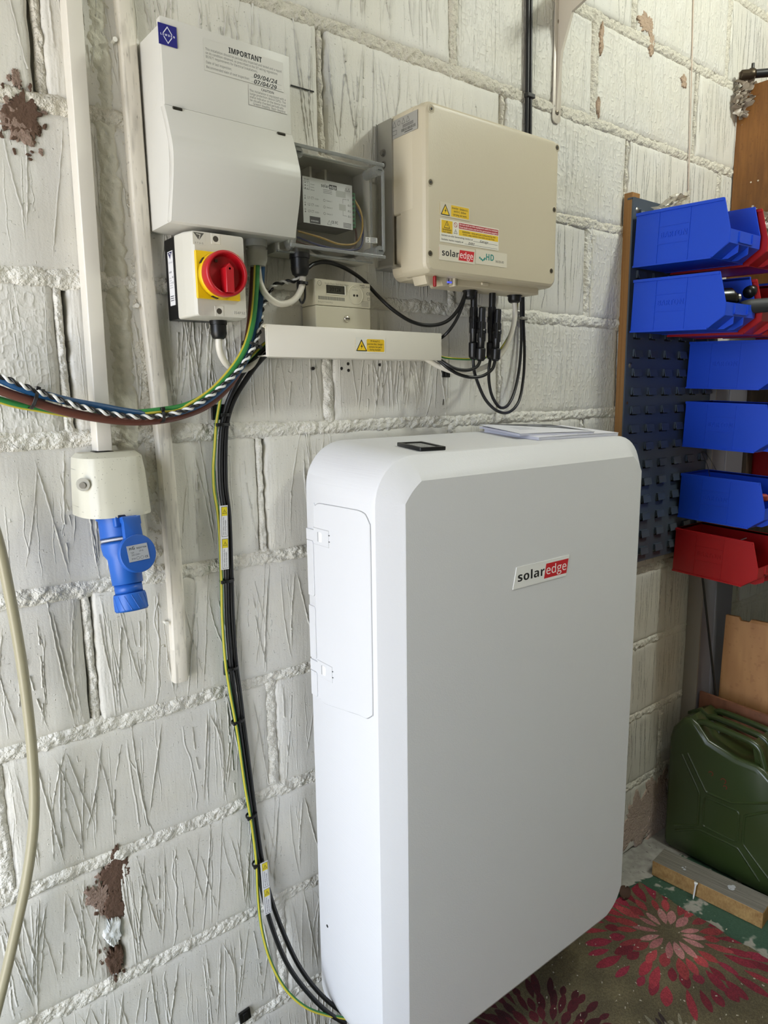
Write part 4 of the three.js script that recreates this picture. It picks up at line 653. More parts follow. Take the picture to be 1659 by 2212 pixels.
  for (let i = 0; i < 14; i++) { const a = i / 14 * Math.PI * 2, pts = []; for (let k = 0; k <= 5; k++) { const l = 0.126 + k * 0.004, r = 0.0222 + k * 0.0002; const aa = a + k * 0.07; pts.push([Math.cos(aa) * r, l, Math.sin(aa) * r]); } mesh('grip_rib', orient(tube(pts, 0.0007, 10, 6), A, B), S('#1f5cb2', 0.42), cap); }
}
{ // shelf bracket at the top
  const t = thing('shelf_bracket', 'white pressed steel shelf bracket screwed high on the wall', 'bracket', [0.686, 0, 0]);
  const m = S('#ccc4b6', 0.4, { metalness: 0.1 });
  mesh('wall_arm', exZ(roundShape(-0.0135, 0.0135, 1.990, 2.262, 0.012), 0.001, 0.004, 0.0008), m, t);
  mesh('stiffener', exX(shapeOf([[-0.004, 2.0], [-0.004, 2.255], [-0.20, 2.255], [-0.15, 2.235], [-0.04, 2.20], [-0.014, 2.13]]), -0.004, 0.004, 0.0012), m, t);
  mesh('shelf_arm', box2(-0.0135, 0.0135, 2.252, 2.256, 0.002, 0.24, 0.0015), m, t);
  for (const y of [2.193, 2.012]) { const s = lathe([[0, 0.003], [0.003, 0.0028], [0.0055, 0.001], [0.006, 0], [0, 0]].reverse(), 20); s.rotateX(Math.PI / 2); s.translate(0.0, y, 0.004); const sc = mesh('screw', s, S('#8a7f70', 0.4, { metalness: 0.7 }), t); mesh('slot', box(0.006, 0.001, 0.0006, 0, y, 0.0069), S('#2b251f', 0.8), sc); }
}
solo('wall_wire', 'thin straight wire pinned down the wall left of the cupboard', 'wire', tube([[1.2194,2.4368,0.004],[1.2199,2.3941,0.004],[1.2311,2.222,0.004],[1.2402,2.0654,0.004],[1.2481,1.9362,0.004]], 0.0018, 40, 6), S('#c9b8a8', 0.6));

// ---------------------------------------------------------------- cables, ties, connectors
const mBlackCable = S('#0f0f10', 0.42), mWhiteCable = S('#d6d1c4', 0.4);
function striped(pts, r, label, n) {   // green sheath with a yellow stripe running along it
  const t = thing('earth_cable', label, 'cable');
  mesh('sheath', tube(pts, r, n || pts.length * 14, 12), S('#2d7a3a', 0.45), t);
  const c = curve(pts), N = pts.length * 16, a = [], fr = c.computeFrenetFrames(N, false);
  return { t, c, N, r };
}
function stripe(o, side, width, col) {   // raised coloured stripe on one side of the sheath; side is a world direction
  const pts = [], sd = v3(side).normalize();
  for (let i = 0; i <= o.N; i++) { const u = i / o.N, p = o.c.getPointAt(u), tg = o.c.getTangentAt(u), s = sd.clone().addScaledVector(tg, -sd.dot(tg)).normalize(); pts.push([p.x + s.x * o.r * width, p.y + s.y * o.r * width, p.z + s.z * o.r * width]); }
  return mesh('stripe', new THREE.TubeGeometry(curve(pts), o.N, o.r * (1.04 - width * 0.7), 10), S(col, 0.45), o.t);
}
function cable(name, label, pts, r, mat, group, n) { return solo(name, label, 'cable', tube(pts, r, n || pts.length * 12, 12), mat, group); }
// the heavy bundle sweeping left from the consumer unit
cable('brown_cable', 'thick brown cable in the sagging bundle below the isolator', [[-0.0883,1.6491,0.035],[-0.0902,1.6073,0.03],[-0.0948,1.5641,0.03],[-0.1011,1.5204,0.03],[-0.1143,1.4796,0.034],[-0.1401,1.4333,0.04],[-0.1848,1.3949,0.042],[-0.2258,1.3797,0.044],[-0.2674,1.3728,0.048],[-0.3125,1.3724,0.05],[-0.364,1.38,0.052],[-0.4056,1.3907,0.052],[-0.4441,1.4051,0.05],[-0.4754,1.4181,0.048],[-0.51,1.4346,0.045]], 0.0062, S('#5d3529', 0.42));
cable('blue_cable', 'thick dark blue cable in the sagging bundle below the isolator', [[-0.0825,1.6411,0.045],[-0.0835,1.5995,0.04],[-0.088,1.5563,0.04],[-0.098,1.5087,0.042],[-0.1159,1.4717,0.046],[-0.1447,1.4374,0.05],[-0.1895,1.4021,0.05],[-0.2278,1.3868,0.05],[-0.2669,1.3796,0.048],[-0.3116,1.385,0.05],[-0.3504,1.3932,0.052],[-0.3927,1.4023,0.052],[-0.4324,1.414,0.052],[-0.454,1.422,0.052],[-0.4743,1.4328,0.05],[-0.5089,1.45,0.048]], 0.0058, S('#17466f', 0.42));
{ const o = striped([[-0.0923,1.6462,0.05],[-0.096,1.604,0.05],[-0.1016,1.5612,0.052],[-0.1104,1.518,0.054],[-0.1265,1.4802,0.058],[-0.1531,1.4456,0.06],[-0.1926,1.4106,0.058],[-0.2299,1.3931,0.056],[-0.2686,1.3872,0.054],[-0.3036,1.384,0.046],[-0.3419,1.3824,0.042],[-0.3911,1.3858,0.04],[-0.4316,1.3944,0.04],[-0.4538,1.3992,0.04],[-0.4752,1.4062,0.04],[-0.5106,1.4191,0.038]], 0.0045, 'thick green and yellow earth cable in the sagging bundle'); stripe(o, [-0.95, -0.3, 0.1], 0.8, '#b9ab3a'); }
{ // black and white twisted pair wound along the bundle
  const t = thing('twisted_pair', 'black and white twisted wire pair lying over the cable bundle', 'cable');
  const c = curve([[-0.0139,1.605,0.045],[-0.022,1.5932,0.04],[-0.0421,1.5892,0.035],[-0.0586,1.5812,0.03],[-0.0661,1.5661,0.03],[-0.0798,1.5501,0.035],[-0.0908,1.5196,0.045],[-0.1045,1.4931,0.056],[-0.1201,1.473,0.062],[-0.1443,1.4455,0.066],[-0.1728,1.4215,0.066],[-0.2038,1.4003,0.065],[-0.2336,1.3864,0.064],[-0.2722,1.3786,0.062],[-0.3094,1.3792,0.062],[-0.3477,1.3855,0.062],[-0.3896,1.3979,0.062],[-0.4234,1.412,0.062],[-0.4503,1.4237,0.062],[-0.4757,1.4361,0.06],[-0.5101,1.4513,0.058]]); const L = c.getLength(), N = 620, fr = c.computeFrenetFrames(N, false);
  for (const [nm, ph, col] of [['white_wire', 0, '#dcdcd8'], ['black_wire', Math.PI, '#111112']]) { const pts = []; for (let i = 0; i <= N; i++) { const u = i / N, p = c.getPointAt(u), a = ph + u * L / 0.021 * Math.PI * 2; p.addScaledVector(fr.normals[i], Math.cos(a) * 0.0021).addScaledVector(fr.binormals[i], Math.sin(a) * 0.0021); pts.push(p); } mesh(nm, new THREE.TubeGeometry(new THREE.CatmullRomCurve3(pts), N, 0.00205, 8), S(col, 0.4), t); }
}
// run down the wall to the battery
cable('battery_cable', 'left black battery cable running down the wall', [[-0.0607,1.4901,0.045],[-0.0797,1.4839,0.04],[-0.098,1.4648,0.03],[-0.1186,1.4382,0.022],[-0.1346,1.4101,0.018],[-0.1438,1.3864,0.014],[-0.151,1.3582,0.012],[-0.1558,1.313,0.01],[-0.158,1.2595,0.01],[-0.1558,1.2129,0.012],[-0.1573,1.11,0.012],[-0.1587,1.0366,0.01],[-0.1582,0.9538,0.012],[-0.1535,0.8924,0.01],[-0.1462,0.8119,0.01],[-0.1382,0.7197,0.01],[-0.13,0.6244,0.01],[-0.126,0.5543,0.014],[-0.1216,0.4935,0.02],[-0.1093,0.4157,0.03],[-0.0865,0.3338,0.045],[-0.0578,0.2746,0.07],[-0.0279,0.2305,0.09],[0.0001,0.1997,0.1]], 0.0044, mBlackCable, 'black battery cables');
cable('battery_cable', 'right black battery cable running down the wall', [[-0.0559,1.4828,0.045],[-0.0758,1.4751,0.04],[-0.0917,1.4575,0.03],[-0.1097,1.4308,0.02],[-0.1269,1.4041,0.015],[-0.1361,1.3817,0.011],[-0.1427,1.3578,0.01],[-0.1467,1.3123,0.008],[-0.1489,1.2585,0.008],[-0.1461,1.2114,0.009],[-0.1475,1.1077,0.009],[-0.1484,1.0339,0.008],[-0.1473,0.9501,0.009],[-0.1421,0.8884,0.008],[-0.1364,0.8078,0.008],[-0.1291,0.7153,0.008],[-0.1216,0.6198,0.008],[-0.1147,0.5467,0.01],[-0.1058,0.4826,0.015],[-0.0866,0.3995,0.024],[-0.0595,0.3131,0.038],[-0.031,0.2557,0.06],[-0.0021,0.2167,0.08],[0.0234,0.1872,0.09]], 0.0044, mBlackCable, 'black battery cables');
{ const o = striped([[-0.0632,1.4985,0.05],[-0.0821,1.4909,0.045],[-0.1003,1.4726,0.035],[-0.1199,1.4528,0.026],[-0.1375,1.4381,0.022],[-0.1488,1.4176,0.018],[-0.1578,1.3846,0.016],[-0.1629,1.3587,0.015],[-0.1663,1.3251,0.013],[-0.1702,1.2913,0.012],[-0.1708,1.2533,0.012],[-0.1665,1.2142,0.012],[-0.1669,1.1119,0.013],[-0.1693,1.0396,0.013],[-0.1684,0.9571,0.014],[-0.1635,0.9052,0.014],[-0.1525,0.8156,0.014],[-0.1446,0.724,0.014],[-0.1338,0.6282,0.014],[-0.1293,0.5564,0.015],[-0.1309,0.497,0.018],[-0.13,0.4242,0.026],[-0.1195,0.3544,0.04],[-0.1015,0.3037,0.06],[-0.0746,0.2673,0.08],[-0.0353,0.2331,0.09],[0.0057,0.2065,0.1]], 0.0029, 'thin green and yellow earth cable beside the black battery cables'); stripe(o, [-0.55, 0, 0.84], 0.5, '#c2b43a'); }
function tie(label, p, dir, rx, rz, headSide = [1, 0, 0.2]) {   // band round a bundle; dir = run of the cables
  const t = thing('cable_tie', label, 'cable tie', [0, 0, 0], 'black cable ties');
  const g = new THREE.TorusGeometry(1, 0.0011 / Math.max(rx, rz), 6, 32); const band = []; const d = v3(dir).normalize(); const o = new THREE.Vector3(0, 0, 1); o.addScaledVector(d, -o.dot(d)).normalize(); const s = new THREE.Vector3().crossVectors(d, o);
  const pts = []; for (let i = 0; i <= 28; i++) { const a = i / 28 * Math.PI * 2; pts.push(v3(p).addScaledVector(s, Math.cos(a) * rx).addScaledVector(o, Math.sin(a) * rz)); }
  const strips = [-1, 0, 1].map((k) => new THREE.TubeGeometry(new THREE.CatmullRomCurve3(pts.map((q) => q.clone().addScaledVector(d, k * 0.0014))), 40, 0.0011, 6)); mesh('band', mergeGeometries(strips), mBlackPl, t);
  const h = rbox(0.0055, 0.0055, 0.0048, 0.0008); const hp = v3(p).addScaledVector(s, headSide[0] * rx * 0.9).addScaledVector(o, rz * 0.75 + 0.001); h.applyQuaternion(new THREE.Quaternion().setFromUnitVectors(new THREE.Vector3(0, 1, 0), d)); h.translate(hp.x, hp.y, hp.z); mesh('head', h, mBlackPl, t);
  return t;
}
tie('cable tie holding the bundle together just left of the trunking end', [-0.1122,1.4861,0.048], [0.35, 1, 0], 0.0125, 0.016);
tie('cable tie round the lowest point of the sagging bundle', [-0.267,1.3797,0.052], [1, 0.02, 0], 0.0105, 0.014, [-1, 0, 0]);
tie('cable tie round the bundle on the black mount at the left edge', [-0.4371,1.4074,0.05], [1, -0.35, 0], 0.0145, 0.016, [-1, 0, 0]);
tie('upper cable tie on the battery cables below the bundle', [-0.1456,1.376,0.013], [0, 1, 0], 0.0085, 0.008, [-1, 0, 0]);
tie('second cable tie on the battery cables below the bundle', [-0.1513,1.3605,0.013], [0, 1, 0], 0.0125, 0.008, [-1, 0, 0]);
tie('cable tie just below the upper pair of cable labels', [-0.1566,1.0984,0.011], [0, 1, 0], 0.012, 0.008, [-1, 0, 0]);
tie('cable tie on the small black mount halfway down the wall', [-0.1561,0.9432,0.012], [0, 1, 0], 0.009, 0.009, [-1, 0, 0]);
tie('cable tie between the half-way mount and the next mortar course below it', [-0.1495,0.8431,0.011], [-0.1, 1, 0], 0.0115, 0.008, [-1, 0, 0]);
tie('cable tie tucked into the mortar course low on the battery cables', [-0.1323,0.6533,0.01], [-0.1, 1, 0], 0.010, 0.008, [-1, 0, 0]);
tie('lowest cable tie, just above the lower cable labels', [-0.1255,0.5554,0.013], [-0.15, 1, 0], 0.0105, 0.008, [-1, 0, 0]);
function mount(label, p, w, h, rz = 0) { const t = thing('adhesive_mount', label, 'cable mount', [p[0], p[1], 0], 'adhesive cable mounts'); t.rotation.z = rz; mesh('base', rbox(w, h, 0.005, 0.0012, 0, 0, 0.0035), mBlackPl, t); mesh('saddle', rbox(w * 0.4, h * 0.75, 0.004, 0.001, 0, 0, 0.007), mBlackPl, t); return t; }
mount('square black adhesive mount behind the bundle at the left edge', [-0.4259,1.4066,0.004], 0.027, 0.027, -0.06);
mount('square black adhesive mount behind the battery cables below the bundle', [-0.1517,1.3805,0.004], 0.026, 0.025);
mount('black adhesive mount halfway down the battery cables', [-0.1558,0.9423,0.004], 0.024, 0.026);
mount('black adhesive mount alone on the bare wall at the bottom edge', [-0.1632,0.2442,0.004], 0.023, 0.023, 0.1);
mount('small black adhesive mount below the right end of the trunking', [0.3535,1.4458,0.004], 0.022, 0.017);
function tag(label, pts, w, group) {   // folded label sheet along the cables
  const [a, b] = pts; const len = v3(a).distanceTo(v3(b)); const t = thing('cable_label', label, 'label', [0, 0, 0], 'folded cable labels');
  const m = sticker('label_sheet', w, len, 5000, (x, W, H) => { x.fillStyle = '#dcdcde'; x.fillRect(0, 0, W, H); for (const k of [0.02, 0.52]) { x.strokeStyle = '#1a1a1a'; x.lineWidth = W * 0.04; x.strokeRect(W * 0.2, H * k, W * 0.74, H * 0.46); x.fillStyle = '#d9c61c'; x.fillRect(W * 0.22, H * (k + 0.005), W * 0.7, H * 0.135); bolt(x, W * 0.58, H * (k + 0.078), W * 0.24, '#20200c', '#d9c61c'); x.save(); x.translate(W * 0.62, H * (k + 0.44)); x.rotate(-Math.PI / 2); x.fillStyle = '#1c1c1c'; x.font = `bold ${Math.round(W * 0.17)}px sans-serif`; fit(x, 'Solar cabling contains live', 0, -W * 0.12, H * 0.28); fit(x, 'parts during daylight.', 0, W * 0.12, H * 0.24); x.restore(); } }, t, 0.35, 0.0008);
  const d = v3(b).sub(v3(a)).normalize(); const o = new THREE.Vector3(0.05, 0, 1); o.addScaledVector(d, -o.dot(d)).normalize(); const yv = d.clone().negate(), xv = new THREE.Vector3().crossVectors(yv, o); m.geometry.applyMatrix4(new THREE.Matrix4().makeBasis(xv, yv, o)); const c = v3(a).add(v3(b)).multiplyScalar(0.5); m.geometry.translate(c.x, c.y, c.z); return t;
}
tag('folded yellow and white cable label on the upper battery cables', [[-0.16,1.2285,0.021],[-0.1635,1.1208,0.021]], 0.0145);
tag('folded yellow and white cable label hanging low near the battery', [[-0.1197,0.5611,0.026],[-0.1202,0.4592,0.034]], 0.0155);
// white cables
cable('white_cable', 'white cable looping from the grey gland to the black enclosure gland', [[-0.0918,1.6192,0.045],[-0.0917,1.598,0.046],[-0.0891,1.5826,0.046],[-0.0817,1.564,0.052],[-0.0606,1.5523,0.054],[-0.0353,1.5583,0.054],[-0.0174,1.5781,0.052],[-0.0099,1.6014,0.047],[-0.0104,1.6198,0.046]], 0.0052, mWhiteCable);
cable('white_cable', 'white cable curving down from the isolator gland', [[-0.1687,1.4979,0.055],[-0.1696,1.482,0.055],[-0.1652,1.4683,0.052],[-0.1546,1.4552,0.048],[-0.1369,1.4478,0.04],[-0.1096,1.4506,0.03],[-0.0877,1.4694,0.03]], 0.0052, mWhiteCable);
cable('white_cable', 'white cable dropping from the inverter gland into the trunking', [[0.4679,1.6113,0.08],[0.4727,1.589,0.08],[0.475,1.5571,0.08],[0.4669,1.5227,0.078],[0.4498,1.49,0.074],[0.4163,1.4628,0.07],[0.3722,1.4488,0.064],[0.3306,1.4468,0.058],[0.297,1.4557,0.05],[0.2733,1.469,0.04],[0.2481,1.4845,0.035]], 0.0052, mWhiteCable);
tie('cable tie where the twisted pair meets the enclosure gland cable', [-0.0122,1.5883,0.05], [0, 1, 0], 0.0085, 0.008, [-1, 0, 0]);
cable('data_cable', 'long black cable sagging from the enclosure gland to the inverter', [[-0.0078,1.6164,0.046],[-0.0017,1.6133,0.046],[0.0139,1.622,0.042],[0.0402,1.6291,0.036],[0.0854,1.6264,0.026],[0.1364,1.609,0.018],[0.1662,1.585,0.02],[0.1921,1.5586,0.035],[0.2242,1.5381,0.05],[0.2616,1.5323,0.06],[0.2941,1.5407,0.07],[0.3167,1.5635,0.078],[0.3306,1.5882,0.08],[0.3366,1.604,0.08]], 0.0034, mBlackCable);
cable('data_cable', 'short black cable from the inverter gland down into the trunking end', [[0.3342,1.6038,0.08],[0.3294,1.5795,0.08],[0.3108,1.5426,0.078],[0.2942,1.5184,0.07],[0.2885,1.5065,0.05],[0.269,1.4975,0.045]], 0.003, mBlackCable);
cable('loose_cable', 'small black wire loop hanging under the enclosure gland', [[-0.0146,1.609,0.042],[-0.0159,1.5907,0.04],[-0.0172,1.5663,0.045],[-0.0152,1.5563,0.05],[-0.0096,1.5641,0.05],[-0.0086,1.5901,0.05],[-0.0084,1.6087,0.048]], 0.0018, mBlackCable);
// solar string connectors hanging under the inverter
function connector(label, top, bottom) {
  const t = thing('solar_connector', label, 'connector', [0, 0, 0], 'solar string connectors'); const L = v3(top).distanceTo(v3(bottom));
  const r = 0.0082; const pr = (f) => f.map(([a, b]) => [a * r, b * L]).reverse();
  mesh('body', orient(lathe(pr([[0, 0], [0.72, 0], [0.8, 0.02], [0.8, 0.26], [1, 0.28], [1, 0.62], [0.82, 0.64], [0.82, 0.76], [0, 0.76]]), 18), top, bottom), mBlackPl, t);
  mesh('collar', orient(lathe(pr([[0, 0.40], [1.14, 0.40], [1.14, 0.48], [0, 0.48]]), 8), top, bottom), S('#161617', 0.3), t);
  mesh('cable_nut', orient(lathe(pr([[0, 0.76], [1.08, 0.76], [1.14, 0.78], [1.1, 0.96], [0.7, 1.0], [0, 1.0]]), 10), top, bottom), mBlackPl, t);
  mesh('clip', orient(rbox(r * 0.5, L * 0.3, r * 0.7, 0.0008, r * 0.8, L * 0.42, r * 0.7), top, bottom), S('#161617', 0.3), t);
  return t;
}
connector('first solar connector from the left under the inverter, plugged high', [0.3587,1.6059,0.078], [0.3578,1.4706,0.078]);
connector('second solar connector from the left, hanging lower in front', [0.3647,1.5682,0.095], [0.3612,1.4664,0.095]);
connector('third solar connector from the left under the inverter, plugged high', [0.4104,1.6099,0.078], [0.4077,1.4715,0.078]);
connector('fourth solar connector from the left, hanging lower in front', [0.409,1.5673,0.095], [0.4031,1.4671,0.095]);
cable('solar_cable', 'outer black solar cable looping below the connectors', [[0.3577,1.476,0.078],[0.3606,1.4492,0.078],[0.3781,1.4203,0.074],[0.4083,1.3894,0.066],[0.455,1.3664,0.055],[0.5077,1.3628,0.04],[0.5484,1.3839,0.03],[0.5737,1.4324,0.02],[0.5834,1.4935,0.014],[0.583,1.5539,0.01],[0.579,1.6328,0.01]], 0.0032, mBlackCable, 'black solar cables');
cable('solar_cable', 'inner black solar cable looping below the connectors', [[0.4076,1.477,0.078],[0.4027,1.4495,0.078],[0.4109,1.422,0.072],[0.4294,1.3957,0.064],[0.4652,1.3739,0.052],[0.5014,1.3769,0.04],[0.5327,1.4022,0.03],[0.5593,1.4525,0.02],[0.572,1.5132,0.014],[0.575,1.5635,0.01],[0.5729,1.6323,0.01]], 0.0032, mBlackCable, 'black solar cables');
cable('solar_cable', 'upper black solar cable curving from the connectors into the trunking', [[0.3611,1.4699,0.095],[0.3536,1.4574,0.095],[0.3371,1.4495,0.09],[0.3156,1.4505,0.08],[0.3005,1.4577,0.07],[0.29,1.4696,0.055],[0.2749,1.4802,0.045]], 0.0032, mBlackCable, 'black solar cables');
cable('solar_cable', 'lower black solar cable curving from the connectors into the trunking', [[0.403,1.4707,0.095],[0.3954,1.4525,0.095],[0.3758,1.439,0.09],[0.3471,1.4355,0.084],[0.3205,1.4418,0.075],[0.299,1.4552,0.065],[0.2885,1.4706,0.05],[0.2734,1.4848,0.04]], 0.0032, mBlackCable, 'black solar cables');
{ const o = striped([[0.2764,1.4809,0.05],[0.2988,1.4741,0.056],[0.3285,1.4718,0.06],[0.3667,1.4714,0.064],[0.411,1.4759,0.062],[0.4511,1.4908,0.06],[0.4764,1.5186,0.062],[0.491,1.5498,0.066],[0.4925,1.5867,0.07],[0.4894,1.6166,0.072]], 0.0022, 'green and yellow earth wire between the trunking and the inverter'); stripe(o, [0, 0.7, 0.7], 0.5, '#c2b43a'); }
// black conduit coming down the wall from the roof
{
  const t = thing('roof_cable', 'pair of black cables coming straight down the wall behind the inverter', 'cable');
  for (const [k, dx] of [[0, -3], [1, 3.5]]) mesh('cable', tube(k ? [[0.5884,2.2579,0.006],[0.5894,2.2066,0.006],[0.5922,2.0844,0.006],[0.5954,1.9676,0.006],[0.5958,1.9123,0.006]] : [[0.5799,2.2552,0.006],[0.5808,2.2041,0.006],[0.5834,2.0822,0.006],[0.5851,1.9654,0.006],[0.5854,1.9104,0.006]], 0.0042, 40, 10), mBlackCable, t);
  const p = [0.5891,2.0235,0.006]; const cl2 = mesh('cable_clip', rbox(0.024, 0.009, 0.012, 0.002, p[0] + 0.002, p[1], 0.007), S('#2c2b29', 0.5), t); mesh('nail_head', orient(cyl(0.003, 0.003, 0.0015, 12), [p[0] + 0.014, p[1], 0.012], [p[0] + 0.014, p[1], 1]), S('#b5aea2', 0.35, { metalness: 0.7 }), cl2);
  const q = [0.5819,1.566,0.008]; mesh('cable_clip', rbox(0.02, 0.007, 0.012, 0.002, q[0], q[1], 0.009), S('#8d8a80', 0.5), t);
}
// old hose at the left edge
solo('garden_hose', 'aged yellowish clear hose hanging in a curve at the left edge', 'hose', tube([[-0.5107,1.3022,0.05],[-0.5027,1.2587,0.05],[-0.4953,1.211,0.05],[-0.49,1.1495,0.05],[-0.4854,1.0764,0.05],[-0.4829,1.0016,0.05],[-0.4827,0.9254,0.05],[-0.4857,0.8519,0.05],[-0.4928,0.7932,0.05],[-0.5073,0.7263,0.05],[-0.5259,0.6611,0.05],[-0.5466,0.5934,0.05],[-0.569,0.5255,0.05],[-0.593,0.4582,0.05]], 0.0073, 160, 16), PH('#a49d82', 0.3, { transmission: 0.12, thickness: 0 }));

// ---------------------------------------------------------------- storage at the right
const woodTex = (sd, base, dark, w = 256, h = 1024, gr = 10) => dataTex(w, h, (x, y) => { const n = vnoise(x / gr + 3 * vnoise(x / 60, y / 260, sd), y / 190, sd) * 0.6 + vnoise(x / 2.5, y / 60, sd + 1) * 0.4; const p = vnoise(x / 1.7, y / 14, sd + 2) > 0.86 ? 0.25 : 0; const k = Math.min(1, Math.max(0, n * 0.9 + p)); return [0, 1, 2].map((i) => cl(base[i] + (dark[i] - base[i]) * k)); }, true);
const wood = (sd, base, dark, rough = 0.6, rep = 1) => { const t = woodTex(sd, base, dark); return new THREE.MeshStandardMaterial({ map: t, roughness: rough, bumpMap: t, bumpScale: 0.0004 }); };
// louvred panel on a timber batten
solo('timber_batten', 'narrow pine batten up the left edge of the louvred panel', 'batten', box2(0.957, 0.990, 0.93, 1.885, 0.0005, 0.024, 0.0015), wood(3, [176, 132, 76], [126, 84, 40], 0.6));
{
  const t = thing('louvred_panel', 'dark blue-grey steel louvred panel hung with storage bins', 'tool panel', [0.955, 0.938, 0.024]);
  const m = S('#4c5763', 0.42, { metalness: 0.25 });
  const sh = roundShape(0, 0.457, 0, 0.934, 0.002);
  for (let r = 0; r < 19; r++) for (let c = 0; c < 6; c++) { const x = 0.044 + c * 0.0725, y = 0.026 + r * 0.0482, q = new THREE.Path(); q.moveTo(x - 0.019, y - 0.009); q.lineTo(x - 0.019, y + 0.009); q.lineTo(x + 0.019, y + 0.009); q.lineTo(x + 0.019, y - 0.009); q.closePath(); sh.holes.push(q); }
  mesh('sheet', exZ(sh, 0.001, 0.005, 0), m, t);
  mesh('folded_edge', box2(0, 0.457, 0.930, 0.934, -0.012, 0.004), m, t); mesh('folded_edge', box2(0.453, 0.457, 0, 0.934, -0.012, 0.003), m, t);
  const lg = mergeGeometries([rbox(0.036, 0.020, 0.0016, 0.0007, 0, 0, 0).rotateX(-0.20).translate(0, 0, 0.0075), box(0.036, 0.0016, 0.009, 0, 0.0095, 0.0025), box(0.0016, 0.018, 0.007, -0.0172, 0.001, 0.002)].map((g) => g.toNonIndexed()));
  for (let r = 0; r < 19; r++) for (let c = 0; c < 6; c++) { const l = mesh('louvre', lg, m, t); l.position.set(0.044 + c * 0.0725, 0.030 + r * 0.0482, 0.004); }
  for (const y of [0.905, 0.53]) { const s = lathe([[0, 0.003], [0.004, 0.0026], [0.0075, 0.0004], [0.0075, 0], [0, 0]].reverse(), 20); s.rotateX(Math.PI / 2); s.translate(0.018, y, 0.005); mesh('screw', s, mSteel, t); }
  mesh('hole', orient(cyl(0.004, 0.004, 0.0006, 14), [0.012, 0.435, 0.0052], [0.012, 0.435, 1]), S('#5a4632', 0.8), t);
}
// plastic storage bin, hung by its back
const mBinBlue = S('#0a46cb', 0.42), mBinRed = S('#a30d12', 0.38);
const txt = new TextGeometry('BARTON', { font, size: 0.0125, depth: 0.0014, curveSegments: 2, bevelEnabled: false }); txt.computeBoundingBox(); txt.translate(-(txt.boundingBox.max.x) / 2, 0, 0);
function makeBin(m, W = 0.145, Hh = 0.125, withText = true) {
  const g = new THREE.Group(); const th = 0.0026;
  const prof = [[0, 0], [0.198, 0], [0.236, 0.030], [0.236, 0.058], [0.217, Hh], [0, Hh]];
  const sd = shapeOf(prof.map(([z, y]) => [-z, y]));
  mesh('side_panel', exX(sd, 0, th, 0.0006, 1), m, g); mesh('side_panel', exX(sd, W - th, W, 0.0006, 1), m, g);
  mesh('back_panel', box2(th, W - th, 0.0005, Hh, 0, th), m, g);
  mesh('base', box2(th, W - th, 0, th, th, 0.199), m, g);
  const fp = exX(shapeOf([[0.197, 0], [0.2365, 0.029], [0.2365, 0.058], [0.234, 0.058], [0.234, 0.031], [0.196, 0.0026]].map(([z, y]) => [-z, y])), th * 0.5, W - th * 0.5, 0); mesh('front_lip', fp, m, g);
  mesh('label_holder', mergeGeometries([box2(W * 0.28, W * 0.72, 0.033, 0.036, 0.236, 0.239), box2(W * 0.28, W * 0.30, 0.033, 0.056, 0.236, 0.239), box2(W * 0.70, W * 0.72, 0.033, 0.056, 0.236, 0.239)]), m, g);
  const rimZ = 0.216; mesh('rim', mergeGeometries([box2(-0.0035, th, Hh - 0.006, Hh + 0.0005, 0.0, rimZ), box2(W - th, W + 0.0035, Hh - 0.006, Hh + 0.0005, 0.0, rimZ), box2(0, W, Hh - 0.006, Hh + 0.0005, -0.002, th)].map((q) => q.toNonIndexed())), m, g);
  for (const x of [-0.003, W - 0.001]) mesh('bottom_rim', box2(x, x + 0.004, -0.001, 0.003, 0, 0.199), m, g);
  for (const x of [-0.0012, W]) { for (const z of [0.062, 0.140]) mesh('rib', box2(x, x + 0.0012, 0.003, Hh - 0.006, z - 0.001, z + 0.001), m, g); for (const y of [0.046, 0.086]) mesh('rib', box2(x, x + 0.0012, y - 0.001, y + 0.001, 0.062, 0.140), m, g); }
  for (const x of [W * 0.3, W * 0.62]) mesh('front_rib', exX(shapeOf([[0.200, 0.001], [0.236, 0.029], [0.236, 0.012], [0.215, 0.001]].map(([z, y]) => [-z, y])), x, x + 0.002, 0), m, g);
  if (withText) { const tx = mesh('raised_lettering', txt, m, g); tx.rotation.y = -Math.PI / 2; tx.position.set(0.0001, 0.060, 0.101); }
  mesh('hook', box2(W * 0.3, W * 0.7, Hh * 0.7, Hh * 0.8, -0.006, 0), m, g);
  return g;
}
const protoBlue = makeBin(mBinBlue), protoRed = makeBin(mBinRed), plainBlue = makeBin(mBinBlue, 0.145, 0.125, false), plainRed = makeBin(mBinRed, 0.145, 0.125, false);
function bin(proto, name, label, x, y, z, group, sx = 1) { const b = proto.clone(); b.name = numbered(name); b.userData = { label, category: 'storage bin', group }; b.position.set(x, y, z); b.rotation.x = 0.035; b.scale.x = sx; scene.add(b); return b; }
const ZB = 0.036;
bin(protoBlue, 'storage_bin', 'topmost blue storage bin at the left of the panel', 0.9545, 1.705, ZB, 'blue storage bins');
bin(protoBlue, 'storage_bin', 'blue storage bin holding a black tool, second from the top', 0.9555, 1.549, ZB, 'blue storage bins');
bin(protoBlue, 'storage_bin', 'third blue storage bin down, set to the right', 1.238, 1.409, ZB, 'blue storage bins');
bin(protoBlue, 'storage_bin', 'fourth blue storage bin down, above the one with wires', 1.236, 1.247, ZB, 'blue storage bins');
bin(protoBlue, 'storage_bin', 'lowest blue storage bin, directly above the red one', 1.234, 1.045, ZB, 'blue storage bins');
bin(protoRed, 'storage_bin', 'lowest storage bin, red, at the bottom of the panel', 1.222, 0.888, ZB, 'red storage bins');
bin(plainRed, 'storage_bin', 'red storage bin beside the topmost blue bin', 1.108, 1.700, ZB + 0.012, 'red storage bins');
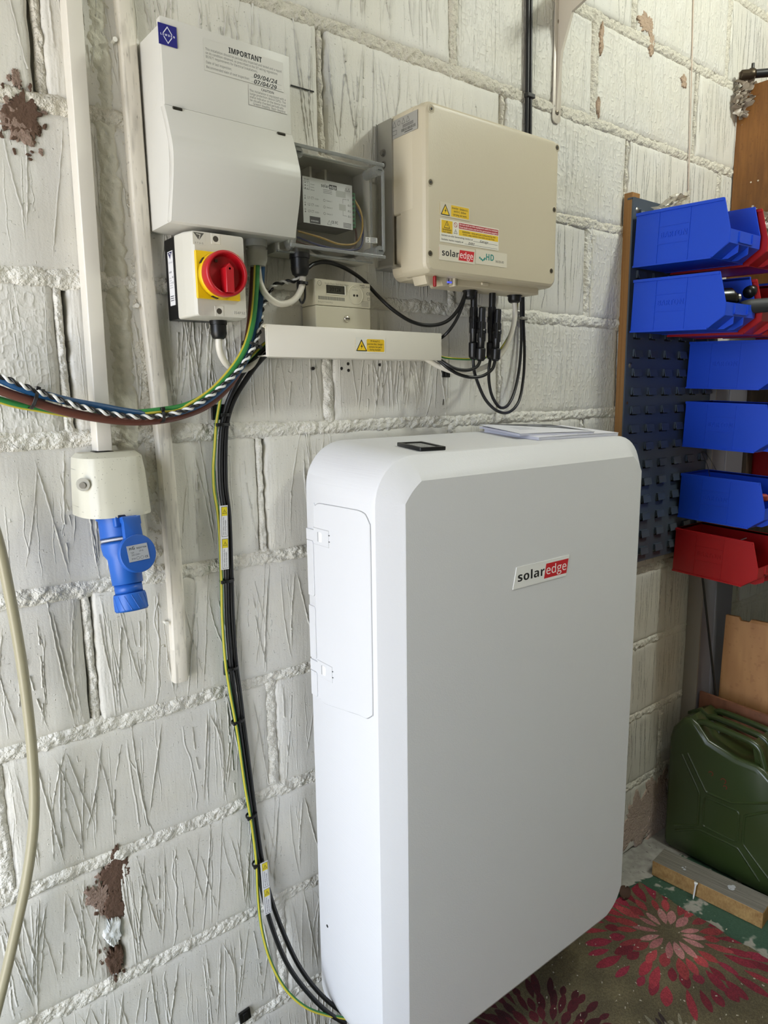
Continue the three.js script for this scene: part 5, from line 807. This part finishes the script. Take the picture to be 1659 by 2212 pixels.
bin(plainRed, 'storage_bin', 'red storage bin beside the blue bin with the black tool', 1.108, 1.543, ZB + 0.012, 'red storage bins');
bin(plainBlue, 'storage_bin', 'blue storage bin glimpsed at the right edge between two red bins', 1.262, 1.549, ZB + 0.01, 'blue storage bins');
// shelves further right with more red bins
{
  const ws = wood(9, [92, 74, 58], [50, 40, 32], 0.7);
  const t = thing('shelf_rack', 'dark timber shelf rack beyond the louvred panel', 'shelf', [0, 0, 0]);
  for (const y of [1.235, 1.435]) mesh('shelf_board', box2(1.60, 2.3, y - 0.02, y, 0.01, 0.20), ws, t);
  mesh('upright', box2(1.60, 1.64, 0.885, 1.55, 0.01, 0.05), ws, t); mesh('upright', box2(2.26, 2.3, 0.885, 1.55, 0.01, 0.05), ws, t);
  mesh('back_board', box2(1.64, 2.26, 0.885, 1.55, 0.006, 0.016), ws, t);
}
bin(plainRed, 'storage_bin', 'red bin on the upper rack shelf at the right edge', 1.66, 1.436, 0.02, 'red bins on the rack');
bin(plainRed, 'storage_bin', 'red bin on the lower rack shelf at the right edge', 1.655, 1.236, 0.02, 'red bins on the rack');
bin(plainRed, 'storage_bin', 'red bin standing in front on the pale bench at the right edge', 1.66, 1.10, 0.02, 'red bins on the rack');
{ const t = thing('work_bench', 'pale timber bench top behind the red bin at the right edge', 'bench', [0, 0, 0]); const m = wood(15, [150, 138, 120], [108, 98, 84], 0.7); mesh('bench_top', box2(1.46, 2.6, 0.862, 0.885, 0.06, 0.75, 0.001), m, t); mesh('leg', box2(2.5, 2.56, 0, 0.862, 0.62, 0.68), m, t); mesh('leg', box2(1.53, 1.57, 0, 0.862, 0.66, 0.70), m, t); mesh('leg', box2(2.5, 2.56, 0, 0.862, 0.08, 0.14), m, t); }
// things in the bins
{ const t = thing('black_power_tool', 'black tool with chrome collar and grey handle in the second blue bin', 'tool', [0.99, 1.60, 0.20]);
  const A = [0.03, 0.0, -0.05]; mesh('body', orient(lathe([[0, 0], [0.020, 0], [0.024, 0.006], [0.024, 0.055], [0.014, 0.066], [0.010, 0.074], [0, 0.074]].reverse(), 24), [0.02, 0.015, 0.0], [0.10, 0.018, 0.07]), S('#0c0c0d', 0.25), t);
  mesh('collar', orient(lathe([[0, 0], [0.008, 0], [0.010, 0.002], [0.010, 0.009], [0.008, 0.011], [0, 0.011]].reverse(), 20), [0.068, 0.017, 0.045], [0.148, 0.02, 0.115]), S('#b9b6b0', 0.25, { metalness: 0.9 }), t);
  mesh('handle', orient(lathe([[0, 0], [0.013, 0], [0.017, 0.02], [0.016, 0.09], [0.012, 0.12], [0, 0.122]].reverse(), 24), [0.085, -0.004, 0.05], [0.20, 0.006, 0.16]), S('#2e2f30', 0.6), t);
  mesh('chuck', orient(lathe([[0, 0], [0.014, 0], [0.014, 0.02], [0.006, 0.024], [0.006, 0.04], [0, 0.04]].reverse(), 20), [0.10, 0.03, 0.06], [0.2, 0.06, 0.05]), S('#111214', 0.3), t); }
solo('bin_offcut', 'small red plastic piece sticking out of the lowest blue bin', 'offcut', rbox(0.03, 0.018, 0.03, 0.005).rotateY(0.5).translate(1.30, 1.115, 0.235), S('#a8433a', 0.5));
solo('bin_wire', 'thin wire arching up from the lowest blue bin to the panel', 'wire', tube([[1.27, 1.10, 0.12], [1.30, 1.19, 0.08], [1.33, 1.225, 0.045], [1.37, 1.215, 0.04], [1.385, 1.175, 0.06], [1.37, 1.12, 0.1]], 0.0009, 50, 6), S('#3a3833', 0.5));
solo('steel_rod', 'thin steel rod lying inside the red bin', 'rod', orient(cyl(0.0016, 0.0016, 0.16, 8).translate(0, 0.08, 0), [1.25, 0.925, 0.07], [1.33, 1.03, 0.26]), mSteel);
// clear plastic bag stuffed behind the top bins
{
  const mk = (pts, sd, amp) => { const g = new THREE.PlaneGeometry(1, 1, 26, 18); const pa = g.attributes.position; const [A, B, C, D] = pts.map(v3); for (let i = 0; i < pa.count; i++) { const u = pa.getX(i) + 0.5, v = pa.getY(i) + 0.5; const p = A.clone().multiplyScalar((1 - u) * (1 - v)).addScaledVector(B, u * (1 - v)).addScaledVector(C, u * v).addScaledVector(D, (1 - u) * v); p.x += (fbm(u * 6, v * 5, sd) - 0.5) * amp; p.y += (fbm(u * 5 + 9, v * 6, sd + 1) - 0.5) * amp; p.z += (fbm(u * 7, v * 7 + 4, sd + 2) - 0.5) * amp * 1.6; pa.setXYZ(i, p.x, p.y, p.z); } g.computeVertexNormals(); return g; };
  const m = PH('#e3ded2', 0.25, { transmission: 0.72, thickness: 0, side: THREE.DoubleSide });
  solo('plastic_bag', 'crumpled clear plastic bag poking up behind the topmost blue bin', 'bag', mk([[0.985, 1.80, 0.06], [1.13, 1.80, 0.07], [1.19, 1.925, 0.05], [1.02, 1.85, 0.06]], 5, 0.05), m);
  solo('plastic_bag', 'clear plastic bag hanging beside the red bin at the right edge', 'bag', mk([[1.18, 1.76, 0.22], [1.27, 1.72, 0.26], [1.26, 1.84, 0.22], [1.24, 1.86, 0.18]], 15, 0.03), m);
  solo('plastic_sheet', 'torn plastic sheet under the black pipe on the cupboard corner', 'plastic sheet', mk([[1.44, 2.20, 0.01], [1.50, 2.14, 0.012], [1.53, 2.235, 0.05], [1.46, 2.27, 0.03]], 25, 0.05), PH('#b7a997', 0.4, { transmission: 0.45, thickness: 0, side: THREE.DoubleSide }));
}
{ // wall cupboard whose side shows at the right edge
  const t = thing('wall_cupboard', 'brown wood-veneer wall cupboard at the upper right edge', 'cupboard', [0, 0, 0]); const m = wood(21, [142, 94, 40], [104, 64, 22], 0.45);
  mesh('side_panel', box2(1.490, 1.508, 1.70, 2.245, 0.002, 0.36, 0.001), m, t); mesh('top_panel', box2(1.508, 2.3, 2.225, 2.243, 0.002, 0.36), m, t); mesh('bottom_panel', box2(1.508, 2.3, 1.70, 1.718, 0.002, 0.36), m, t); mesh('side_panel', box2(2.3, 2.318, 1.70, 2.245, 0.002, 0.36), m, t); mesh('back_panel', box2(1.508, 2.3, 1.718, 2.225, 0.002, 0.008), m, t); mesh('door', box2(1.510, 1.904, 1.702, 2.243, 0.361, 0.379, 0.001), m, t); mesh('door', box2(1.907, 2.316, 1.702, 2.243, 0.361, 0.379, 0.001), m, t);
  for (const [y, z] of [[1.985, 0.055], [1.985, 0.075]]) mesh('shelf_pin', orient(cyl(0.0022, 0.0022, 0.001, 10), [1.4895, y, z], [0, y, z]), S('#d9cfb9', 0.5), t);
}
{ const t = thing('black_pipe', 'black pipe with brass end fitting lying on top of the cupboard', 'pipe', [0, 0, 0]); const A = [1.455, 2.268, 0.02], B = [1.58, 2.268, 0.16];
  mesh('pipe', orient(cyl(0.011, 0.011, 0.42, 18).translate(0, 0.24, 0), A, B), S('#17171a', 0.35), t);
  mesh('fitting', orient(lathe([[0, 0], [0.009, 0], [0.013, 0.004], [0.013, 0.022], [0.0155, 0.024], [0.0155, 0.034], [0.012, 0.04], [0, 0.04]].reverse(), 20), A, B), S('#4a4032', 0.35, { metalness: 0.7 }), t); mesh('valve', orient(cyl(0.004, 0.005, 0.02, 12), [1.475, 2.285, 0.045], [1.475, 3, 0.045]), S('#2a2723', 0.4), t); }
// painted post at the end of the bare wall
{ const p = struct('trim_1', box2(1.392, 1.585, 0, 1.50, 0.0, 0.045, 0.002), S('#6f6d74', 0.6)); mesh('edge_bead', box2(1.470, 1.478, 0, 1.5, 0.044, 0.047, 0.001), S('#7d7b82', 0.6), p); mesh('plaster_reveal', box2(1.388, 1.394, 0, 1.50, 0.0, 0.046, 0.001), S('#8f877b', 0.9), p); }
solo('thin_rod', 'thin dark steel rod leaning against the grey post', 'rod', orient(cyl(0.0035, 0.0035, 0.87, 12).translate(0, 0.03, 0), [1.4275, 0.4, 0.100], [1.370, 0.853, 0.050]), S('#3b3a37', 0.35, { metalness: 0.7 }));
solo('plywood_sheet', 'pale plywood offcut standing behind the dark board', 'plywood', exX(shapeOf([[-0.064, 0], [-0.076, 0.707], [-0.115, 0.709], [-0.122, 0.699], [-0.148, 0.701], [-0.153, 0.710], [-0.75, 0.735], [-0.75, 0]]), 1.484, 1.496, 0.0005), wood(33, [196, 148, 98], [158, 110, 68], 0.6));
solo('laminate_board', 'dark reddish laminate board on edge behind the fuel can', 'board', exX(shapeOf([[-0.05, 0], [-0.05, 0.467], [-0.80, 0.447], [-0.80, 0]]), 1.403, 1.413, 0.0008), wood(41, [140, 92, 66], [94, 58, 42], 0.5));
{ // jerry can
  const t = thing('jerry_can', 'dark green steel jerry can standing on the floor by the wall', 'fuel can', [1.246, 0, 0.042]); t.rotation.y = 0.02;
  const m = PH('#2f3d1b', 0.3, { clearcoat: 0.4, clearcoatRoughness: 0.25 });
  const s = new THREE.Shape(); const Q = [[0, 0.03], [0.0, 0.36], [0.008, 0.395], [0.035, 0.432], [0.058, 0.445], [0.085, 0.432], [0.12, 0.395], [0.20, 0.375], [0.255, 0.375], [0.275, 0.368], [0.345, 0.315], [0.345, 0.03]];
  const pts = Q.map(([z, y]) => [-z, y]); s.moveTo(pts[0][0], pts[0][1]); for (const p of pts.slice(1)) s.lineTo(...p); s.quadraticCurveTo(-0.345, 0, -0.315, 0); s.lineTo(-0.03, 0); s.quadraticCurveTo(0, 0, 0, 0.03);
  const g = new THREE.ExtrudeGeometry(s, { depth: 0.15 - 0.036, bevelEnabled: true, bevelSize: 0.018, bevelThickness: 0.018, bevelOffset: -0.018, bevelSegments: 5, curveSegments: 12 }); g.rotateY(Math.PI / 2); g.translate(0.018, 0, 0);
  mesh('body', toCreasedNormals(g, 0.9), m, t);
  const bead = (p, r = 0.0045, closed) => { const c = new THREE.CatmullRomCurve3(p.map(([z, y]) => new THREE.Vector3(0.0015, y, z)), !!closed, 'catmullrom', 0.08); return mesh('pressed_rib', new THREE.TubeGeometry(c, 60, r, 8, !!closed), m, t); };
  bead([[0.128, 0.125], [0.215, 0.125], [0.222, 0.132], [0.222, 0.212], [0.215, 0.22], [0.128, 0.22], [0.121, 0.212], [0.121, 0.132]], 0.004, true);
  bead([[0.045, 0.325], [0.105, 0.225], [0.105, 0.118], [0.035, 0.085]]); bead([[0.062, 0.335], [0.125, 0.238], [0.20, 0.238], [0.30, 0.285]]); bead([[0.315, 0.27], [0.238, 0.215], [0.238, 0.13], [0.315, 0.06]]); bead([[0.04, 0.068], [0.11, 0.108], [0.225, 0.108], [0.29, 0.04]]);
  mesh('seam', exX(shapeOf([[-0.02, 0.43], [-0.058, 0.455], [-0.09, 0.44], [-0.12, 0.40], [-0.12, 0.392], [-0.058, 0.442], [-0.02, 0.42]]), 0.07, 0.08, 0.001), m, t);
  for (const x of [0.022, 0.075, 0.128]) { const h = tube([[x, 0.425, 0.072], [x, 0.436, 0.09], [x, 0.437, 0.13], [x, 0.434, 0.185], [x, 0.428, 0.235], [x, 0.418, 0.252], [x, 0.395, 0.262], [x, 0.365, 0.272]], 0.0095, 60, 14); mesh('handle_bar', h, m, t); }
  mesh('handle_web', exX(shapeOf([[-0.232, 0.43], [-0.252, 0.42], [-0.285, 0.362], [-0.245, 0.37]]), 0.020, 0.130, 0.002), m, t);
  mesh('cap', orient(lathe([[0, 0], [0.028, 0], [0.031, 0.006], [0.03, 0.02], [0.022, 0.026], [0, 0.027]].reverse(), 28), [0.075, 0.335, 0.315], [0.075, 0.42, 0.36]), m, t); mesh('cap_lever', orient(rbox(0.03, 0.008, 0.06, 0.003), [0.075, 0.382, 0.31], [0.075, 1, 0.6]), m, t);
  for (const [z, y, r] of [[0.135, 0.300, 0.006], [0.172, 0.293, 0.007], [0.178, 0.276, 0.005]]) { const c = new THREE.TorusGeometry(r, 0.0008, 4, 16, 4.4); c.rotateY(Math.PI / 2); c.translate(-0.0004, y, z); mesh('red_paint_mark', c, S('#8a1518', 0.6), t); }
}

// ---------------------------------------------------------------- floor, rug, block
{
  const tex = dataTex(1024, 1024, (x, y) => { // 1.2 m tile: worn green paint over grey concrete
    const w = fbm(x / 34, y / 34, 3), w2 = vnoise(x / 6, y / 6, 5), s = vnoise(x / 2.2, y / 2.2, 8); const k = Math.min(1, Math.max(0, (w - 0.58) * 9 + (w2 - 0.5) * 1.4));
    const g = [52, 84, 68], c = [158, 156, 148]; const d = 10 * (s - 0.5); return [0, 1, 2].map((i) => cl(g[i] + (c[i] - g[i]) * k + d)); }, true); tex.repeat.set(1 / 1.2, 1 / 1.2);
  const mGreen = new THREE.MeshStandardMaterial({ map: tex, roughness: 0.75 });
  const gt = new THREE.BoxGeometry(ROOM.x1 - ROOM.x0 + 0.6, 0.1, ROOM.z1 + 0.4); gt.translate((ROOM.x0 + ROOM.x1) / 2 - 0.1, -0.05, ROOM.z1 / 2); const pa = gt.attributes.position, uv = gt.attributes.uv; for (let i = 0; i < pa.count; i++) uv.setXY(i, pa.getX(i), pa.getZ(i));
  const f = struct('floor', gt, mGreen);
  const ct = dataTex(512, 512, (x, y) => { const k = 160 + 30 * (fbm(x / 40, y / 40, 6) - 0.5) * 2 + 14 * (hash2(x, y, 2) - 0.5); const s = vnoise(x / 9, y / 9, 9); const b = s > 0.88 ? (s - 0.88) * 520 : 0; return [cl(k - b), cl(k - b - 2), cl(k - b - 8)]; }, true); ct.repeat.set(1 / 0.4, 1 / 0.4);
  // bare concrete margin in the corner by the wall
  const e = [[0.60, -0.02], [1.46, -0.02], [1.46, 0.30], [1.34, 0.30], [1.30, 0.13], [1.20, 0.10], [1.13, 0.112], [1.07, 0.10], [1.02, 0.088], [0.90, 0.075], [0.74, 0.07], [0.60, 0.06]];
  const pts = []; for (let i = 0; i < e.length; i++) { const a = e[i], b = e[(i + 1) % e.length]; for (let k = 0; k < 8; k++) { const t = k / 8; const j = i > 1 ? 0.012 * (hash2(i, k, 4) - 0.5) : 0; pts.push([a[0] + (b[0] - a[0]) * t + j, -(a[1] + (b[1] - a[1]) * t + j)]); } }
  const cg = new THREE.ExtrudeGeometry(shapeOf(pts), { depth: 0.0012, bevelEnabled: false }); cg.rotateX(-Math.PI / 2); 
  mesh('concrete_margin', cg, new THREE.MeshStandardMaterial({ map: ct, roughness: 0.85 }), f);
}
{ // rug with a big flower
  const x0 = -0.25, x1 = 1.028, z0 = 0.100, z1 = 0.95, res = 1500, W = Math.round((x1 - x0) * res), Hh = Math.round((z1 - z0) * res);
  const petals = (x, cx, cz, seedN, cols, sc = 1, stretch = 1) => {
    const R = srnd(seedN); const px = (u) => (u - x0) * res, pz = (v) => (v - z0) * res;
    const ring = (n, r0, r1, wid, col, jit) => { for (let i = 0; i < n; i++) { const a = (i + (R() - 0.5) * jit) / n * Math.PI * 2, ra = r0 * (0.92 + R() * 0.16), rb = r1 * (0.88 + R() * 0.24), w = wid * (0.75 + R() * 0.5); x.save(); x.translate(px(cx), pz(cz)); x.scale(1, stretch); x.rotate(a); x.fillStyle = col[Math.floor(R() * col.length)]; x.beginPath(); x.moveTo(ra * res, 0); x.quadraticCurveTo((ra * 0.45 + rb * 0.55) * res, -w * res, rb * res, -w * 0.15 * res); x.quadraticCurveTo((rb + w * 0.12) * res, 0, rb * res, w * 0.15 * res); x.quadraticCurveTo((ra * 0.45 + rb * 0.55) * res, w * res, ra * res, 0); x.fill(); x.restore(); } };
    for (const [n, r0, r1, wd, col] of [[36, 0.170, 0.235, 0.021, cols[2]], [29, 0.120, 0.182, 0.022, cols[2]], [21, 0.078, 0.135, 0.021, cols[1]], [14, 0.030, 0.084, 0.0175, cols[0]]]) ring(n, r0 * sc, r1 * sc, wd * sc, col, 0.5);
  };
  const tex = canvasTex(W, Hh, (x) => {
    x.fillStyle = '#6f6549'; x.fillRect(0, 0, W, Hh);
    petals(x, 0.917, 0.258, 5, [['#c98684', '#bd7877', '#d3938f'], ['#b54446', '#bf4d50', '#a23c41'], ['#952a3c', '#a33047', '#ad3844', '#852433']], 1, 1);
    petals(x, 0.42, 0.27, 15, [['#6a2a30'], ['#5e1a24', '#6b2029'], ['#571520', '#4a1019']], 0.75);
    petals(x, 0.62, 0.47, 25, [['#5a5040'], ['#8f8870', '#3a2c2c'], ['#9a927a', '#40302e']], 0.45);
    petals(x, 0.1, 0.6, 35, [['#c98684'], ['#b54446'], ['#952a3c']], 0.9);
    const id = x.getImageData(0, 0, W, Hh), d = id.data; for (let j = 0; j < Hh; j++) for (let i = 0; i < W; i++) { const k = (j * W + i) * 4; const n = 0.72 + 0.34 * hash2(i, j, 3) + 0.22 * (vnoise(i / 4, j / 4, 6) - 0.5) + 0.3 * (vnoise(i / 90, j / 90, 7) - 0.5); d[k] *= n; d[k + 1] *= n; d[k + 2] *= n; } x.putImageData(id, 0, 0);
  });
  const b = dataTex(512, 512, (x, y) => { const v = cl(255 * (0.55 * hash2(x, y, 4) + 0.45 * hash2(x >> 1, y >> 1, 5))); return [v, v, v]; }); 
  const g = new THREE.BoxGeometry(x1 - x0, 0.007, z1 - z0, 120, 1, 80); const pa = g.attributes.position; for (let i = 0; i < pa.count; i++) { const e = Math.abs(pa.getX(i)) > (x1 - x0) / 2 - 0.001 ? (vnoise(pa.getZ(i) * 60, 1, 3) - 0.5) * 0.008 : 0; pa.setX(i, pa.getX(i) + e); if (pa.getY(i) > 0) pa.setY(i, pa.getY(i) + (fbm(pa.getX(i) * 30, pa.getZ(i) * 30, 3) - 0.5) * 0.003); } g.computeVertexNormals();
  const uv = g.attributes.uv; for (let i = 0; i < pa.count; i++) uv.setXY(i, pa.getX(i) / (x1 - x0) + 0.5, 0.5 - pa.getZ(i) / (z1 - z0));
  g.translate((x0 + x1) / 2, 0.0045, (z0 + z1) / 2);
  b.repeat.set(5, 3.5);
  solo('floral_rug', 'brown rug with a large red and pink flower', 'rug', g, new THREE.MeshStandardMaterial({ map: tex, roughness: 0.98, bumpMap: b, bumpScale: 0.003 }));
}
{ // timber block lying in front of the can
  const t = thing('timber_block', 'weathered timber offcut lying on the floor before the fuel can', 'timber', [1.147, 0, 0.245]); t.rotation.y = 0.11;
  const wt = woodTex(51, [182, 148, 92], [128, 92, 50], 256, 512, 14), gt = woodTex(55, [142, 138, 128], [92, 88, 80], 256, 512, 12);
  for (const q of [wt, gt]) { q.rotation = 0; }
  mesh('block', rbox(0.078, 0.046, 0.30, 0.002, 0, 0.0235, 0), new THREE.MeshStandardMaterial({ map: wt, roughness: 0.75 }), t);
  mesh('weathered_top', rbox(0.0765, 0.0012, 0.298, 0.0005, 0, 0.0468, 0), new THREE.MeshStandardMaterial({ map: gt, roughness: 0.85 }), t);
  mesh('paint_splash', blob(0, 0, 0.012, 0.009, 61, 0.0006, 0.5, 24).rotateX(-Math.PI / 2).translate(0.006, 0.0475, 0.055), S('#b9bcc0', 0.6), t);
  for (const [x, z, r] of [[-0.008, -0.075, 0.003], [-0.012, -0.068, 0.004], [0.0, -0.07, 0.002]]) mesh('paint_splash', blob(0, 0, r, r, 63, 0.0004, 0.5, 14).rotateX(-Math.PI / 2).translate(x, 0.0475, z), S('#b9bcc0', 0.6), t);
}
{ // white plastic tee leaning on the block
  const t = thing('golf_tee', 'white peg leaning on the timber offcut beside the rug', 'peg', [0, 0, 0]); const A = [1.0881,0,0.2291], B = [1.0934,0.045,0.2313];
  mesh('peg', orient(lathe([[0, 0], [0.001, 0.003], [0.0021, 0.01], [0.0023, 0.043], [0.0048, 0.050], [0.0052, 0.052], [0, 0.0525]].reverse(), 16), [A[0], 0.001, A[2]], [B[0], 0.05, B[2]]), S('#e4e4e2', 0.4), t);
}
{ // litter on the floor: one object
  const R = srnd(77), gs = []; for (let i = 0; i < 90; i++) { const x = 0.45 + R() * 0.62, z = 0.13 + R() * 0.42; const g = rbox(0.002 + R() * 0.004, 0.0015, 0.001 + R() * 0.002, 0.0004, 0, 0, 0, 1); g.rotateY(R() * 6); g.translate(x, 0.0105, z); gs.push(g); }
  const m = solo('litter', 'scattered pale wood chips and crumbs on the rug', 'litter', mergeGeometries(gs), S('#b5ab97', 0.8)); m.userData.kind = 'stuff';
}
solo('dead_leaf', 'dry brown leaf between the battery and the rug corner', 'leaf', (() => { const g = new THREE.PlaneGeometry(0.05, 0.03, 8, 5); const pa = g.attributes.position; for (let i = 0; i < pa.count; i++) { const x = pa.getX(i), y = pa.getY(i); const w = 1 - (Math.abs(x) / 0.027) ** 2; pa.setXYZ(i, x, y * w, 0.006 * Math.sin(x * 120) + 25 * y * y); } g.rotateX(-Math.PI / 2); g.computeVertexNormals(); const p = [0.949,0.01,0.1047]; g.rotateY(0.5); g.translate(p[0], 0.013, p[2]); return g; })(), S('#4a3326', 0.8, { side: THREE.DoubleSide }));
{ // pendant globe lamp hanging from the ceiling, above the frame
  const L = [1.2, 2.72, 1.06];
  const t = thing('pendant_lamp', 'white globe pendant lamp hanging from the ceiling above the battery', 'lamp', L);
  mesh('globe', new THREE.SphereGeometry(0.09, 32, 20), new THREE.MeshStandardMaterial({ color: '#ffffff', emissive: '#f4fbf0', emissiveIntensity: 2.5, roughness: 0.4 }), t);
  mesh('holder', cyl(0.03, 0.035, 0.06, 20).translate(0, 0.115, 0), S('#dddddd', 0.5), t); mesh('flex', cyl(0.004, 0.004, ROOM.h - L[1] - 0.14, 8).translate(0, 0.14 + (ROOM.h - L[1] - 0.14) / 2, 0), S('#e0e0e0', 0.5), t);
  const l = new THREE.PointLight(new THREE.Color().setRGB(0.95, 1, 0.92), LAMP); l.position.set(...L); l.castShadow = true; l.shadow.radius = 4; scene.add(l);
}
renderer.render(scene, camera);
